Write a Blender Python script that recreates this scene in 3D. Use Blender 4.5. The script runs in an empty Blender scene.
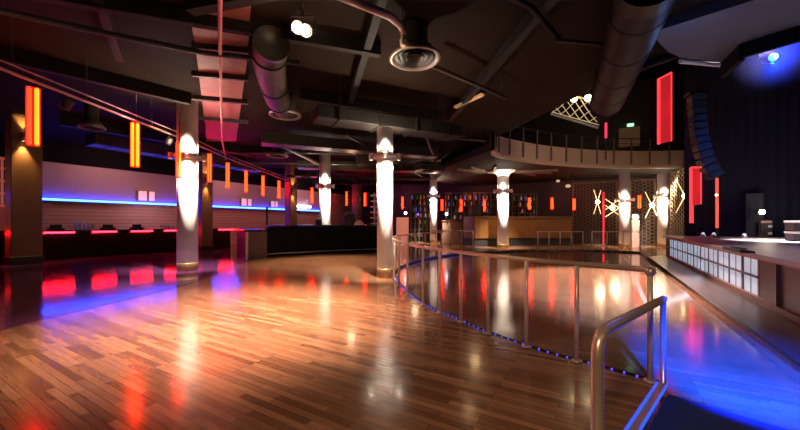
import bpy, math, random
from mathutils import Vector, Matrix
from mathutils.geometry import tessellate_polygon
random.seed(7)
SC = bpy.context.scene
COL = SC.collection
PI = math.pi
F = 340.0; EYE = 1.6; HZ = 223.0
# ---- room axes: u runs along the bar wall and stage front, v across ----
UX, UY = 0.507, 0.862
VX, VY = 0.862, -0.507
ANG_V = math.atan2(VY, VX)      # direction of v in plan
ANG_U = math.atan2(UY, UX)
def P(t, c, z=0.0): return Vector((UX*t + VX*c, UY*t + VY*c, z))
def G(px, py, z=0.0):           # ground survey: photo pixel -> point at height z
    d = F*(EYE - z)/(py - HZ); return Vector(((px-400)/F*d, d, z))
def W(px, py, d): return Vector(((px-400)/F*d, d, EYE + (HZ-py)/F*d))

# =============================== materials ===============================
MATS = {}
def mat(name, col, rough=0.5, metal=0.0, emit=None, es=0.0, var=0.12, nscale=6.0, bump=0.0, spec=0.5, alpha=1.0):
    if name in MATS: return MATS[name]
    m = bpy.data.materials.new(name); m.use_nodes = True
    nt = m.node_tree; b = nt.nodes['Principled BSDF']
    b.inputs['Roughness'].default_value = rough; b.inputs['Metallic'].default_value = metal
    b.inputs['Specular IOR Level'].default_value = spec
    tc = nt.nodes.new('ShaderNodeTexCoord'); n = nt.nodes.new('ShaderNodeTexNoise')
    n.inputs['Scale'].default_value = nscale; n.inputs['Detail'].default_value = 3
    nt.links.new(tc.outputs['Object'], n.inputs['Vector'])
    mx = nt.nodes.new('ShaderNodeMix'); mx.data_type = 'RGBA'
    mx.inputs[6].default_value = (*[c*(1-var) for c in col], 1)
    mx.inputs[7].default_value = (*[min(1, c*(1+var)) for c in col], 1)
    nt.links.new(n.outputs['Fac'], mx.inputs[0]); nt.links.new(mx.outputs[2], b.inputs['Base Color'])
    if emit:
        b.inputs['Emission Color'].default_value = (*emit, 1); b.inputs['Emission Strength'].default_value = es
    if bump:
        bp = nt.nodes.new('ShaderNodeBump'); bp.inputs['Strength'].default_value = bump; bp.inputs['Distance'].default_value = 0.02
        nt.links.new(n.outputs['Fac'], bp.inputs['Height']); nt.links.new(bp.outputs['Normal'], b.inputs['Normal'])
    if alpha < 1: b.inputs['Alpha'].default_value = alpha
    MATS[name] = m
    return m

def wood_floor(name, c1, c2, cm, ang, rough=0.2, w=1.1, h=0.075, bump=.06, coat=0.0):
    m = bpy.data.materials.new(name); m.use_nodes = True; nt = m.node_tree; b = nt.nodes['Principled BSDF']
    tc = nt.nodes.new('ShaderNodeTexCoord'); mp = nt.nodes.new('ShaderNodeMapping'); mp.inputs['Rotation'].default_value = (0, 0, -ang)
    nt.links.new(tc.outputs['Object'], mp.inputs['Vector'])
    br = nt.nodes.new('ShaderNodeTexBrick'); br.offset = 0.37; br.offset_frequency = 3
    br.inputs['Scale'].default_value = 1.0; br.inputs['Brick Width'].default_value = w; br.inputs['Row Height'].default_value = h
    br.inputs['Mortar Size'].default_value = 0.002; br.inputs['Bias'].default_value = 0.0
    br.inputs['Color1'].default_value = (*c1, 1); br.inputs['Color2'].default_value = (*c2, 1); br.inputs['Mortar'].default_value = (*cm, 1)
    nt.links.new(mp.outputs['Vector'], br.inputs['Vector'])
    st = nt.nodes.new('ShaderNodeMapping'); st.inputs['Scale'].default_value = (1.2, 16, 1)
    nt.links.new(mp.outputs['Vector'], st.inputs['Vector'])
    gn = nt.nodes.new('ShaderNodeTexNoise'); gn.inputs['Scale'].default_value = 3.0; gn.inputs['Detail'].default_value = 5
    nt.links.new(st.outputs['Vector'], gn.inputs['Vector'])
    rp = nt.nodes.new('ShaderNodeMapRange'); rp.inputs['To Min'].default_value = 0.55; rp.inputs['To Max'].default_value = 1.4
    nt.links.new(gn.outputs['Fac'], rp.inputs['Value'])
    mul = nt.nodes.new('ShaderNodeMix'); mul.data_type = 'RGBA'; mul.blend_type = 'MULTIPLY'; mul.inputs[0].default_value = 1
    nt.links.new(br.outputs['Color'], mul.inputs[6]); nt.links.new(rp.outputs['Result'], mul.inputs[7])
    nt.links.new(mul.outputs[2], b.inputs['Base Color'])
    rr = nt.nodes.new('ShaderNodeMapRange'); rr.inputs['To Min'].default_value = rough*0.75; rr.inputs['To Max'].default_value = rough*1.3
    nt.links.new(gn.outputs['Fac'], rr.inputs['Value']); nt.links.new(rr.outputs['Result'], b.inputs['Roughness'])
    wn = nt.nodes.new('ShaderNodeTexNoise'); wn.inputs['Scale'].default_value = 3.5; wn.inputs['Detail'].default_value = 2
    nt.links.new(mp.outputs['Vector'], wn.inputs['Vector'])
    bp = nt.nodes.new('ShaderNodeBump'); bp.inputs['Strength'].default_value = bump; bp.inputs['Distance'].default_value = 0.012
    nt.links.new(wn.outputs['Fac'], bp.inputs['Height']); nt.links.new(bp.outputs['Normal'], b.inputs['Normal'])
    b.inputs['Specular IOR Level'].default_value = 0.62; b.inputs['Coat Weight'].default_value = coat; b.inputs['Coat Roughness'].default_value = .09; nt.links.new(bp.outputs['Normal'], b.inputs['Coat Normal'])
    return m

def striped(name, c1, c2, vec_rot, scale, rough=0.5, dirn='X'):
    m = bpy.data.materials.new(name); m.use_nodes = True; nt = m.node_tree; b = nt.nodes['Principled BSDF']
    tc = nt.nodes.new('ShaderNodeTexCoord'); mp = nt.nodes.new('ShaderNodeMapping'); mp.inputs['Rotation'].default_value = vec_rot
    nt.links.new(tc.outputs['Object'], mp.inputs['Vector'])
    wv = nt.nodes.new('ShaderNodeTexWave'); wv.bands_direction = dirn; wv.inputs['Scale'].default_value = scale; wv.inputs['Distortion'].default_value = 0.3
    nt.links.new(mp.outputs['Vector'], wv.inputs['Vector'])
    mx = nt.nodes.new('ShaderNodeMix'); mx.data_type = 'RGBA'; mx.inputs[6].default_value = (*c1, 1); mx.inputs[7].default_value = (*c2, 1)
    nt.links.new(wv.outputs['Fac'], mx.inputs[0]); nt.links.new(mx.outputs[2], b.inputs['Base Color'])
    bp = nt.nodes.new('ShaderNodeBump'); bp.inputs['Strength'].default_value = 0.18; bp.inputs['Distance'].default_value = 0.03
    nt.links.new(wv.outputs['Fac'], bp.inputs['Height']); nt.links.new(bp.outputs['Normal'], b.inputs['Normal'])
    b.inputs['Roughness'].default_value = rough
    return m

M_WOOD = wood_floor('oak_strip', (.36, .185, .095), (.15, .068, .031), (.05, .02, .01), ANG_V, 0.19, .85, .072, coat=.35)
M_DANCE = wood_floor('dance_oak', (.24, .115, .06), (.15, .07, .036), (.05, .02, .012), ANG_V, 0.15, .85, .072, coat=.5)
M_BARFL = wood_floor('dark_gloss_tile', (.11, .03, .10), (.085, .024, .08), (.02, .01, .01), ANG_V, 0.09, 1.2, 0.6, .35)  # magenta in the base colour stands for the pink wall's reflection
M_WALK = wood_floor('walkway_board', (.06, .026, .016), (.045, .02, .012), (.03, .012, .01), ANG_U, 0.3, 1.4, 0.14)
M_CLAD = striped('pale_slat', (.24, .15, .14), (.32, .21, .20), (0, 0, -ANG_U), 4.2, 0.55)
M_CLADH = striped('pale_board', (.28, .18, .17), (.38, .26, .25), (0, 0, 0), 1.6, 0.45, 'Z')
M_BLACK = mat('black_paint', (.012, .010, .010), 0.6)
M_VOID = mat('void_black', (.004, .0035, .004), 0.9, spec=.1)
M_CEIL = mat('ceiling_brown', (.013, .007, .0042), 0.8, var=.45, nscale=1.2, bump=.2, spec=.05)
M_BEAM = mat('beam_brown', (.008, .0055, .004), 0.7, var=.3, spec=.2)
M_DUCT = mat('duct_metal', (.03, .023, .016), 0.45, 0.3, var=.3, nscale=2, spec=.35)
M_DUCTG = mat('duct_grey', (.008, .006, .007), 0.5, 0.0, var=.2, spec=.06)
M_CHROME = mat('brushed_steel', (.62, .54, .48), 0.32, .7)
M_BRASS = mat('warm_steel', (.66, .5, .38), 0.3, .65)
M_POSTM = mat('satin_post', (.72, .58, .48), 0.3, .35)
M_COL = mat('column_white', (.74, .70, .66), 0.32, 0.0, var=.04)
M_COLB = mat('column_foot_bronze', (.22, .12, .05), 0.4, 0.5)
M_STEEL = mat('collar_steel', (.6, .57, .55), 0.3, 0.8)
M_PIL = mat('pillar_timber', (.16, .075, .03), 0.45, var=.3, nscale=3)
M_BARF = mat('bar_front_dark', (.005, .003, .003), 0.6, spec=.12)
M_BARM = mat('bar_maroon', (.10, .02, .018), 0.4)
M_BART = mat('bar_top_dark', (.02, .014, .014), 0.2)
M_BROWN = mat('brown_timber', (.13, .06, .028), 0.45, var=.25)
M_AMB = mat('amber_front', (.15, .06, .013), 0.4, var=.2)
M_SALM = mat('salmon_panel', (.62, .28, .18), 0.5, emit=(1, .33, .2), es=.30)  # cabinet's brightness put in as glow; it holds no lamp
M_RED = mat('neon_red', (.5, .02, .01), 0.4, emit=(1, .004, .0012), es=22)
M_YEL = mat('neon_amber', (.6, .2, .02), 0.4, emit=(1, .024, .0012), es=22)
M_ORG = mat('neon_orange', (.6, .1, .02), 0.4, emit=(1, .0058, .0008), es=38)
M_LEDR = mat('led_red', (.5, .02, .02), 0.4, emit=(1, .004, .010), es=42)
M_LEDB = mat('led_blue', (.02, .05, .5), 0.4, emit=(.008, .042, 1), es=40)
M_LEDV = mat('led_violet', (.1, .08, .5), 0.4, emit=(.10, .09, 1), es=1.1)
M_LEDV2 = mat('led_violet_dim', (.1, .08, .5), 0.4, emit=(.13, .12, 1), es=.35)
M_LAMPW = mat('lamp_white', (1, .9, .75), 0.4, emit=(1, .80, .5), es=90)
M_LAMPC = mat('lamp_cool', (.9, .9, 1), 0.4, emit=(.8, .8, 1), es=9)
M_LAMPS = mat('lamp_warm_small', (1, .8, .5), 0.4, emit=(1, .72, .38), es=14)
M_LAMPBL = mat('lamp_blue', (.2, .4, 1), 0.4, emit=(.04, .24, 1), es=2.6)
M_XLIGHT = mat('beam_gold', (.9, .7, .3), 0.4, emit=(1, .76, .48), es=.5)
M_LATW = mat('lattice_lit', (.5, .42, .3), 0.5, emit=(1, .75, .42), es=.28)  # light on the lattice put in as emission
M_LAT = mat('lattice_brown', (.11, .06, .03), 0.5)
M_PANEL = mat('frosted_panel', (.5, .55, .6), 0.5, emit=(.62, .78, 1), es=.30, var=.15, nscale=9)
M_FRAME = mat('panel_frame', (.10, .045, .026), 0.4)
M_DECK = mat('stage_deck', (.34, .27, .26), 0.45, var=.15)
M_DRAPE = mat('black_drape', (.0035, .0042, .012), 0.95)
M_DRAPEG = mat('grey_drape', (.022, .026, .03), 0.9)
M_SOFF = mat('soffit_grey', (.06, .072, .088), 0.8, var=.15, nscale=1.5)
M_FASC = mat('balcony_cream', (.40, .31, .21), 0.55, var=.08)
M_NAVY = mat('navy_carpet', (.012, .03, .13), 0.9)
M_GREEN = mat('exit_green', (.1, .5, .2), 0.5, emit=(.25, 1, .45), es=1.6)
M_WHITE = mat('white_lettering', (.9, .95, .9), 0.5, emit=(.9, 1, .9), es=1.5)
M_REDMESH = mat('red_mesh', (.4, .02, .02), 0.6, emit=(1, .03, .05), es=.28, var=.5, nscale=14)
M_REDTUBE = mat('red_tube', (.6, .03, .03), 0.4, emit=(1, .035, .045), es=1.5)
M_SPK = mat('speaker_blue_black', (.01, .02, .03), 0.55)
M_GLASS = mat('drinking_glass', (.75, .72, .8), 0.08, 0.0, var=.02)
M_BOTTLE = mat('dark_glass', (.05, .03, .03), 0.1)
M_POST = mat('picture_pink', (.75, .45, .42), 0.5, emit=(1, .55, .5), es=.35, var=.5, nscale=7)
M_PINKW = mat('pink_wall', (.36, .12, .12), 0.6)
M_CREAM = mat('cream_cloth', (.6, .45, .42), 0.8)
M_WIN = mat('window_dark', (.02, .012, .012), 0.15)

# =============================== mesh builder ===============================
class MB:
    def __init__(s): s.v = []; s.f = []; s.sm = []
    def add(s, vs, fs, smooth=False, M=None):
        o = len(s.v)
        for p in vs:
            p = Vector(p); s.v.append(M @ p if M else p)
        for f in fs: s.f.append([i+o for i in f]); s.sm.append(smooth)
        return s
    def box(s, c, size, rz=0.0, M=None, bev=0.0):
        x, y, z = [k/2 for k in size]
        R = Matrix.Translation(Vector(c)) @ Matrix.Rotation(rz, 4, 'Z')
        if M is not None: R = M @ R
        if bev <= 0:
            vs = [(-x,-y,-z),(x,-y,-z),(x,y,-z),(-x,y,-z),(-x,-y,z),(x,-y,z),(x,y,z),(-x,y,z)]
            fs = [(3,2,1,0),(4,5,6,7),(0,1,5,4),(1,2,6,5),(2,3,7,6),(3,0,4,7)]
            return s.add(vs, fs, False, R)
        b = min(bev, x*.9, y*.9, z*.9)
        vs = []; 
        ring = lambda dx, dy, zz: [(-dx,-dy,zz),(dx,-dy,zz),(dx,dy,zz),(-dx,dy,zz)]
        # octagonal plan with chamfered top and bottom
        def octo(dx, dy, bb, zz): return [(-dx+bb,-dy,zz),(dx-bb,-dy,zz),(dx,-dy+bb,zz),(dx,dy-bb,zz),(dx-bb,dy,zz),(-dx+bb,dy,zz),(-dx,dy-bb,zz),(-dx,-dy+bb,zz)]
        L = [octo(x-b,y-b,b*.5,-z), octo(x,y,b,-z+b), octo(x,y,b,z-b), octo(x-b,y-b,b*.5,z)]
        for l in L: vs += l
        fs = [tuple(range(7,-1,-1)), tuple(range(24,32))]
        for k in range(3):
            for i in range(8):
                j = (i+1) % 8; fs.append((k*8+i, k*8+j, k*8+8+j, k*8+8+i))
        return s.add(vs, fs, False, R)
    def lathe(s, prof, c=(0,0,0), n=24, M=None, cap=True):
        vs = []; fs = []; T = Matrix.Translation(Vector(c))
        if M is not None: T = T @ M
        for r, z in prof:
            for i in range(n):
                a = 2*PI*i/n; vs.append((r*math.cos(a), r*math.sin(a), z))
        for k in range(len(prof)-1):
            for i in range(n):
                j = (i+1) % n; fs.append((k*n+i, k*n+j, (k+1)*n+j, (k+1)*n+i))
        s.add(vs, fs, True, T)
        if cap:
            o = len(s.v) - len(vs)
            s.f.append([o+i for i in range(n-1,-1,-1)]); s.sm.append(False)
            s.f.append([o+(len(prof)-1)*n+i for i in range(n)]); s.sm.append(False)
        return s
    def tube(s, pts, r, n=8, closed=False):
        pts = [Vector(p) for p in pts]; N = len(pts); vs = []; fs = []
        prev = None
        for i, p in enumerate(pts):
            a = pts[(i-1) % N] if (closed or i > 0) else p
            b = pts[(i+1) % N] if (closed or i < N-1) else p
            d = (b-a).normalized()
            if prev is None:
                up = Vector((0,0,1)) if abs(d.z) < .9 else Vector((1,0,0))
                e1 = d.cross(up).normalized()
            else:
                e1 = (prev - d*prev.dot(d)).normalized()
            prev = e1; e2 = d.cross(e1)
            rr = r[i] if isinstance(r, (list, tuple)) else r
            for k in range(n):
                t = 2*PI*k/n; vs.append(p + e1*rr*math.cos(t) + e2*rr*math.sin(t))
        for i in range(N if closed else N-1):
            i2 = (i+1) % N
            for k in range(n):
                k2 = (k+1) % n; fs.append((i*n+k, i2*n+k, i2*n+k2, i*n+k2))
        if not closed:
            fs.append(tuple(range(n-1,-1,-1))); fs.append(tuple((N-1)*n+k for k in range(n)))
        return s.add(vs, fs, True)
    def sphere(s, c, r, n=12, m=8, sz=1.0):
        return s.lathe([(max(1e-4, r*math.sin(PI*k/m)), -r*sz*math.cos(PI*k/m)) for k in range(m+1)], c, n, cap=False)
    def poly(s, pts, z0, z1, holes=()):
        """prism over a plan polygon, with holes"""
        loops = [[Vector((p[0], p[1], 0)) for p in l] for l in [pts, *holes]]
        flat = [p for l in loops for p in l]; n = len(flat)
        tris = tessellate_polygon(loops)
        vs = [(p.x, p.y, z0) for p in flat] + [(p.x, p.y, z1) for p in flat]; fs = []
        for t in tris:
            a, b, c = [flat[i] for i in t]
            if (b-a).cross(c-a).z < 0: t = (t[0], t[2], t[1])
            fs.append((t[0]+n, t[1]+n, t[2]+n)); fs.append((t[2], t[1], t[0]))
        o = 0
        for l in loops:
            k = len(l)
            for i in range(k): j = (i+1) % k; fs.append((o+i, o+j, o+j+n, o+i+n))
            o += k
        return s.add(vs, fs)
    def build(s, name, material, parent=None, **kw):
        me = bpy.data.meshes.new(name)
        org = Vector(kw.pop('origin', (0,0,0)))
        me.from_pydata([tuple(p-org) for p in s.v], [], s.f); me.polygons.foreach_set('use_smooth', s.sm); me.update()
        me.materials.append(material)
        o = bpy.data.objects.new(name, me); COL.objects.link(o)
        if parent is not None:
            o.parent = parent; 
            w = parent.location.copy(); pp = parent.parent
            while pp is not None: w = w + pp.location; pp = pp.parent
            o.location = org - w
        else: o.location = org
        for k, v in kw.items(): o[k] = v
        return o
def thing(name, label, cat, loc=(0,0,0), group=None):
    o = bpy.data.objects.new(name, None); COL.objects.link(o); o.location = Vector(loc); o.empty_display_size = .1
    o['label'] = label; o['category'] = cat
    if group: o['group'] = group
    return o
def struct(name, mb, m): return mb.build(name, m, None, kind='structure')
def dup(root, loc, label=None):
    r = root.copy(); COL.objects.link(r); r.location = Vector(loc)
    if label: r['label'] = label
    for ch in root.children:
        c = ch.copy(); COL.objects.link(c); c.parent = r
        for g in ch.children:
            d = g.copy(); COL.objects.link(d); d.parent = c
    return r
def smooth(pts, n=6):
    pts = [Vector(p) for p in pts]; out = []
    for i in range(len(pts)-1):
        p0 = pts[max(i-1,0)]; p1 = pts[i]; p2 = pts[i+1]; p3 = pts[min(i+2,len(pts)-1)]
        for k in range(n):
            t = k/n
            out.append(.5*((2*p1)+(p2-p0)*t+(2*p0-5*p1+4*p2-p3)*t*t+(3*p1-p0-3*p2+p3)*t**3))
    out.append(pts[-1]); return out
def lamp(kind, loc, power, col, target=None, size=.1, angle=60, blend=.6, name=None):
    l = bpy.data.lights.new(name or (kind.lower()+'_lamp'), kind); l.energy = power; l.color = col
    if kind == 'SPOT': l.spot_size = math.radians(angle); l.spot_blend = blend; l.shadow_soft_size = size
    elif kind == 'POINT': l.shadow_soft_size = size
    elif kind == 'AREA':
        l.shape = 'RECTANGLE' if isinstance(size, tuple) else 'SQUARE'
        if isinstance(size, tuple): l.size, l.size_y = size
        else: l.size = size
    o = bpy.data.objects.new(l.name, l); COL.objects.link(o); o.location = Vector(loc)
    if target is not None:
        o.rotation_euler = (Vector(target)-Vector(loc)).to_track_quat('-Z', 'Y').to_euler()
    return o

# =============================== setting ===============================
ZD = -0.10        # sunken dance floor
ring_pts = [(2.58,3.40),(2.14,3.86),(1.79,4.22),(1.29,4.95),(1.02,5.5),(.49,6.63),(.14,8.0),(-.16,10.07),(-.14,11.7),(.22,13.4),(1.36,16.0),(3.2,18.2),(5.7,19.5),(9,20.2),(12,19.9),(13.4,19.1)]
RING = [Vector((p.x,p.y,0)) for p in smooth([(x,y,0) for x,y in ring_pts], 8)]
W_IN = 1.94; S_FR = 2.70; T0 = 0.2; T1 = 19.8
wk = [P(t, W_IN) for t in (19.6, 12, 6, 2.0)]
hole = [(1.05,1.90)] + [(p.x,p.y) for p in RING] + [(p.x,p.y) for p in wk] + [(2.1,0.95)]
outer = [(-44,-5),(30,-5),(30,44),(-44,44)]
struct('floor', MB().poly(outer, -.5, 0, [hole]), M_WOOD)
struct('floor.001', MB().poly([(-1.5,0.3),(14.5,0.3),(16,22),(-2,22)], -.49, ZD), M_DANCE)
bf = [G(*p) for p in [(-120,362),(0,331),(50,318),(100,306),(150,294.5),(185,285),(215,275),(238,265),(252,259.5)]]
bpoly = [(p.x,p.y) for p in bf] + [(P(13.3,-20.0).x, P(13.3,-20.0).y), (P(-14,-20.0).x, P(-14,-20.0).y)]
struct('floor.002', MB().poly(bpoly, 0, .006), M_BARFL)
# walkway in front of the stage
wp = [P(T0,W_IN), P(T0,S_FR+.1), P(T1+1.4,S_FR+.1), P(T1,W_IN)]
struct('floor.003', MB().poly([(p.x,p.y) for p in wp], ZD-.3, .012), M_WALK)
e = MB(); e.tube([P(T0,W_IN,.0), P(T1,W_IN,.0)], .016, 8); struct('trim_1', e, M_BEAM)
# riser capping around the dance floor
e = MB()
for a, b in zip(RING[:-1], RING[1:]):
    d = (b-a).normalized(); n = Vector((-d.y, d.x, 0))
    e.add([a+Vector((0,0,ZD)), b+Vector((0,0,ZD)), b+Vector((0,0,.004)), a+Vector((0,0,.004)), a-n*.06+Vector((0,0,.008)), b-n*.06+Vector((0,0,.008))], [(0,1,2,3),(3,2,5,4)])
struct('trim_2', e, M_BEAM)
# inlaid dark border curve on the dance floor
cv = smooth([G(624,258,ZD),G(629,265,ZD),G(635,277,ZD),G(641,293,ZD),G(648,307,ZD)], 6)
e = MB()
for a, b in zip(cv[:-1], cv[1:]):
    d = (b-a).normalized(); n = Vector((-d.y,d.x,0))*.05
    e.box((a+b)/2+Vector((0,0,.006)), ((b-a).length+.01, .09, .012), math.atan2(d.y,d.x))
struct('trim_3', e, mat('inlay_dark_red', (.07,.012,.012), .35))

# ---- walls ----
CW = -23.5; TB = 29.6; ZC = 5.7
def wallbox(p, q, z0, z1, th, mb=None):
    mb = mb or MB(); d = q-p; mb.box(((p.x+q.x)/2,(p.y+q.y)/2,(z0+z1)/2), (d.length, th, z1-z0), math.atan2(d.y,d.x)); return mb
struct('wall_left', wallbox(P(-12,CW-.1), P(TB,CW-.1), 2.72, 4.62, .2), M_CLAD)
struct('wall_left.001', wallbox(P(-12,CW-.1), P(TB,CW-.1), 0, 2.72, .2), M_CLADH)
struct('wall_left.002', wallbox(P(-12,CW-.1), P(TB,CW-.1), 4.62, ZC+.1, .2), M_VOID)
struct('wall_back', wallbox(P(TB+.1,CW), P(TB+.1,9), 0, 12, .2), mat('back_wall_dark', (.016,.006,.006), .6))
struct('wall_right', wallbox(P(-2,9.2), P(TB,9.2), -.5, 12, .2), M_VOID)
struct('wall_front', wallbox(P(-12.5,CW), P(-12.5,9), -.5, 12, .2), M_VOID)
# ---- ceiling ----
EDGE = [Vector((x,y,0)) for x,y in [(7.3,-6),(7.3,0),(7.2,5),(6.7,7.8),(5.9,10.1),(5.3,12.9),(4.45,16.6)]]
EDGE = smooth(EDGE, 4)
cp = [(p.x,p.y) for p in EDGE] + [(3.8,17.6),(2.6,22),(4.6,30.5),(-5,44),(-44,44),(-44,-6)]
struct('ceiling', MB().poly(cp, ZC, ZC+.35), M_CEIL)
struct('ceiling.001', MB().poly([(0,-8),(34,-8),(34,44),(0,44)], 11.8, 12), M_VOID)
# downstand edge of the low ceiling
e = MB()
for a, b in zip(EDGE[:-1], EDGE[1:]):
    d=b-a; e.box(((a.x+b.x)/2,(a.y+b.y)/2,ZC+.31), (d.length+.05,.16,.62), math.atan2(d.y,d.x))
struct('trim_4', e, M_BEAM)
# ceiling beams (structure)
n = 5
for k, (a, b, w, h) in enumerate([
    (G(-40,-20,5.5),G(380,52,5.5),.16,.3), (G(-60,40,5.5),G(190,100,5.5),.2,.35), (G(190,8,5.55),G(370,-28,5.55),.2,.25),
    (G(300,95,5.5),G(440,118,5.5),.22,.35), (G(200,150,5.5),G(420,152,5.5),.25,.35), (G(250,172,5.5),G(480,168,5.5),.25,.4),
    (G(60,120,5.5),G(250,152,5.5),.25,.4), (G(345,120,5.5),G(385,-10,5.5),.16,.25), (G(450,120,5.5),G(560,-10,5.5),.18,.25),
    (G(300,182,5.5),G(440,182,5.5),.3,.4), (G(120,60,5.5),G(95,-10,5.5),.15,.25)]):
    d = b-a; e = MB().box(((a.x+b.x)/2,(a.y+b.y)/2,ZC-h/2), (d.length,w,h), math.atan2(d.y,d.x)); struct('trim_%d' % n, e, M_BEAM); n += 1
# boarded strip between the beams, red light put into its colour
q = [G(186,-8,5.64),G(252,-8,5.64),G(247,60,5.64),G(236,141,5.64),G(207,141,5.64),G(196,50,5.64)]
struct('trim_%d' % n, MB().poly([(p.x,p.y) for p in q], 5.62, 5.70), mat('red_lit_board', (.20,.05,.045), .6, var=.35, nscale=9)); n += 1
for y0 in (44, 72, 96, 116):
    a = G(192,y0,5.6); b = G(248,y0+5,5.6); d=b-a
    struct('trim_%d' % n, MB().box(((a.x+b.x)/2,(a.y+b.y)/2,5.56), (d.length,.09 if y0!=96 else .14,.14), math.atan2(d.y,d.x)), M_BLACK); n += 1

# =============================== columns ===============================
def column(px, by, wpx, ztop, cy, label, power=40, pods=True, footz=0.0, flare=False, d=None):
    d = d or F*(EYE-footz)/(by-HZ); x = (px-400)/F*d
    st = math.sqrt(1+((px-400)/F)**2)
    r = wpx/F*d/2/ (1+(st-1)*.6)
    zc = EYE + (HZ-cy)/F*d
    yaw = math.atan2(x, d)
    t = thing('column', label, 'column', (x,d,footz))
    MB().lathe([(r,footz+.26),(r,ztop)], (x,d,0), 32).build('shaft', M_COL, t)
    MB().lathe([(r*1.04,footz),(r*1.04,footz+.25),(r*1.0,footz+.28)], (x,d,0), 32).build('foot', M_COLB, t)
    if flare:
        MB().lathe([(r,ztop-.35),(r*1.25,ztop-.18),(r*2.1,ztop-.04),(r*2.2,ztop)], (x,d,0), 32).build('capital', M_COL, t)
    co = MB().lathe([(r,zc-.09),(r+.09,zc-.07),(r+.11,zc),(r+.09,zc+.07),(r,zc+.09)], (x,d,0), 32, cap=False).build('collar', M_STEEL, t)
    for k, a in enumerate((PI, 0, -PI/2)):
        aa = a - yaw; pr = r + .17
        pc = Vector((x+pr*math.cos(aa), d+pr*math.sin(aa), zc))
        arm = MB().tube([Vector((x+r*math.cos(aa), d+r*math.sin(aa), zc)), pc], .03, 8)
        arm.build('arm', M_STEEL, t)
        pd = MB().lathe([(.045,-.10),(.06,-.10),(.065,-.08),(.065,.08),(.06,.10),(.045,.10),(.04,.05),(.04,-.05)], pc, 16, cap=False).build('spotlight', M_STEEL, t)
        MB().lathe([(.035,-.07),(.035,.07)], pc, 12).build('bulb', M_LAMPS, pd)
        kp = power*(1.0 if k < 2 else .9)
        tgt = Vector((x,d,zc)); 
        lamp('SPOT', pc+Vector((0,0,-.13)), kp*1.2, (1,.80,.60), Vector((x,d,zc-2.4)), .04, 140, .9)
        lamp('SPOT', pc+Vector((0,0,-.13)), kp*22, (1,.82,.64), Vector((x,d,zc-3.0)), .04, 21, 1.0)
        if k==2:
            uo=Vector((pc.x-x,pc.y-d,0)).normalized()*.22
            lamp('SPOT', pc+uo+Vector((0,0,.02)), kp*(3.5 if 4.5<ztop<5 else 8), (1,.84,.68), pc+uo*.8+Vector((0,0,1.0)), .05, 165, .6)
        else: lamp('SPOT', pc+Vector((0,0,.13)), kp*(2.2 if ztop<5 else 4), (1,.80,.60), Vector((x-(pc.x-x)*.6,d-(pc.y-d)*.6,zc+1.4)), .04, 110, .9)
    dc=Vector((-x,-d,0)).normalized(); sp=Vector((x,d,0))+dc*2.3+Vector((-dc.y,dc.x,0))*.5
    lamp('SPOT', (sp.x,sp.y,4.85), 105*power, (1,.85,.72), Vector((x,d,footz+1.5)), .08, 44, 1.0)  # unseen ceiling spot added to brighten the shaft
    return t
column(187.5, 270.5, 20.5, ZC, 157, 'round white column in front of the left bar, with dark cable passing it', 48)
column(385, 277.5, 16, 4.36, 157, 'tallest central white column at the tip of the curved railing', 44)
column(325, 249.5, 11, ZC, 186, 'white column standing behind the black island bar', 40, d=19.5)
column(433.5, 243.5, 7.2, ZC, 196, 'slim distant white column left of the amber counter', 50)
column(503, 248.3, 11.4, 4.9, 191, 'white column with flared top under the balcony', 50, flare=True)
column(624.5, 247.5, 10.5, 4.9, 200, 'white column left of the back wall pair, before the honeycomb screen', 36)
column(664, 247, 13, 4.9, 196, 'white column beside the far end of the stage', 42)
# timber pillars along the bar
def pillar(px, c, w, label, power, base=True):
    d = 340*1.16*abs(c)/(600-px); t_ = (d + .507*c)/.862
    p = P(t_, c); th = thing('timber_pillar', label, 'pillar', (p.x,p.y,.006))
    MB().box((p.x,p.y,ZC/2+.15), (w,w,ZC-.3), ANG_U, bev=.02).build('shaft', M_PIL, th)
    MB().box((p.x,p.y,.16), (w*1.12,w*1.12,.31), ANG_U, bev=.02).build('foot', M_BLACK, th)
    dirc = Vector((-p.x,-p.y,0)).normalized()
    face = p + Vector((VX,VY,0))*(w/2)
    sl = Vector((face.x+VX*.12-UX*.12, face.y+VY*.12-UY*.12, 4.9 if px < 100 else 3.95))
    sc = MB().lathe([(.05,-.16),(.07,-.16),(.07,.16),(.05,.16),(.045,.1),(.045,-.1)], sl, 14, cap=False).box((sl.x-VX*.06,sl.y-VY*.06,sl.z),(.08,.12,.1),ANG_U).build('wall_light', M_BRASS, th)
    MB().lathe([(.04,-.14),(.04,.14)], sl, 10).build('bulb', M_LAMPS, sc)
    lamp('SPOT', sl+Vector((0,0,-.2)), power, (1,.62,.22), sl+Vector((-VX*.2,-VY*.2,-2)), .04, 60, .9)
    lamp('SPOT', sl+Vector((0,0,.2)), power*.7, (1,.62,.22), sl+Vector((-VX*.2,-VY*.2,2)), .04, 60, .9)
    return th
pillar(24, -19.6, .85, 'dark timber pillar at far left with a brass up-and-down light', 260)
pillar(204.5, -19.3, .62, 'timber pillar just right of the left white column', 150)
pillar(291, -19.3, .62, 'timber pillar behind the island bar, gold lit', 190)
pillar(357, -21.5, .75, 'dark timber pillar where bar wall meets back wall', 6)

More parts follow.
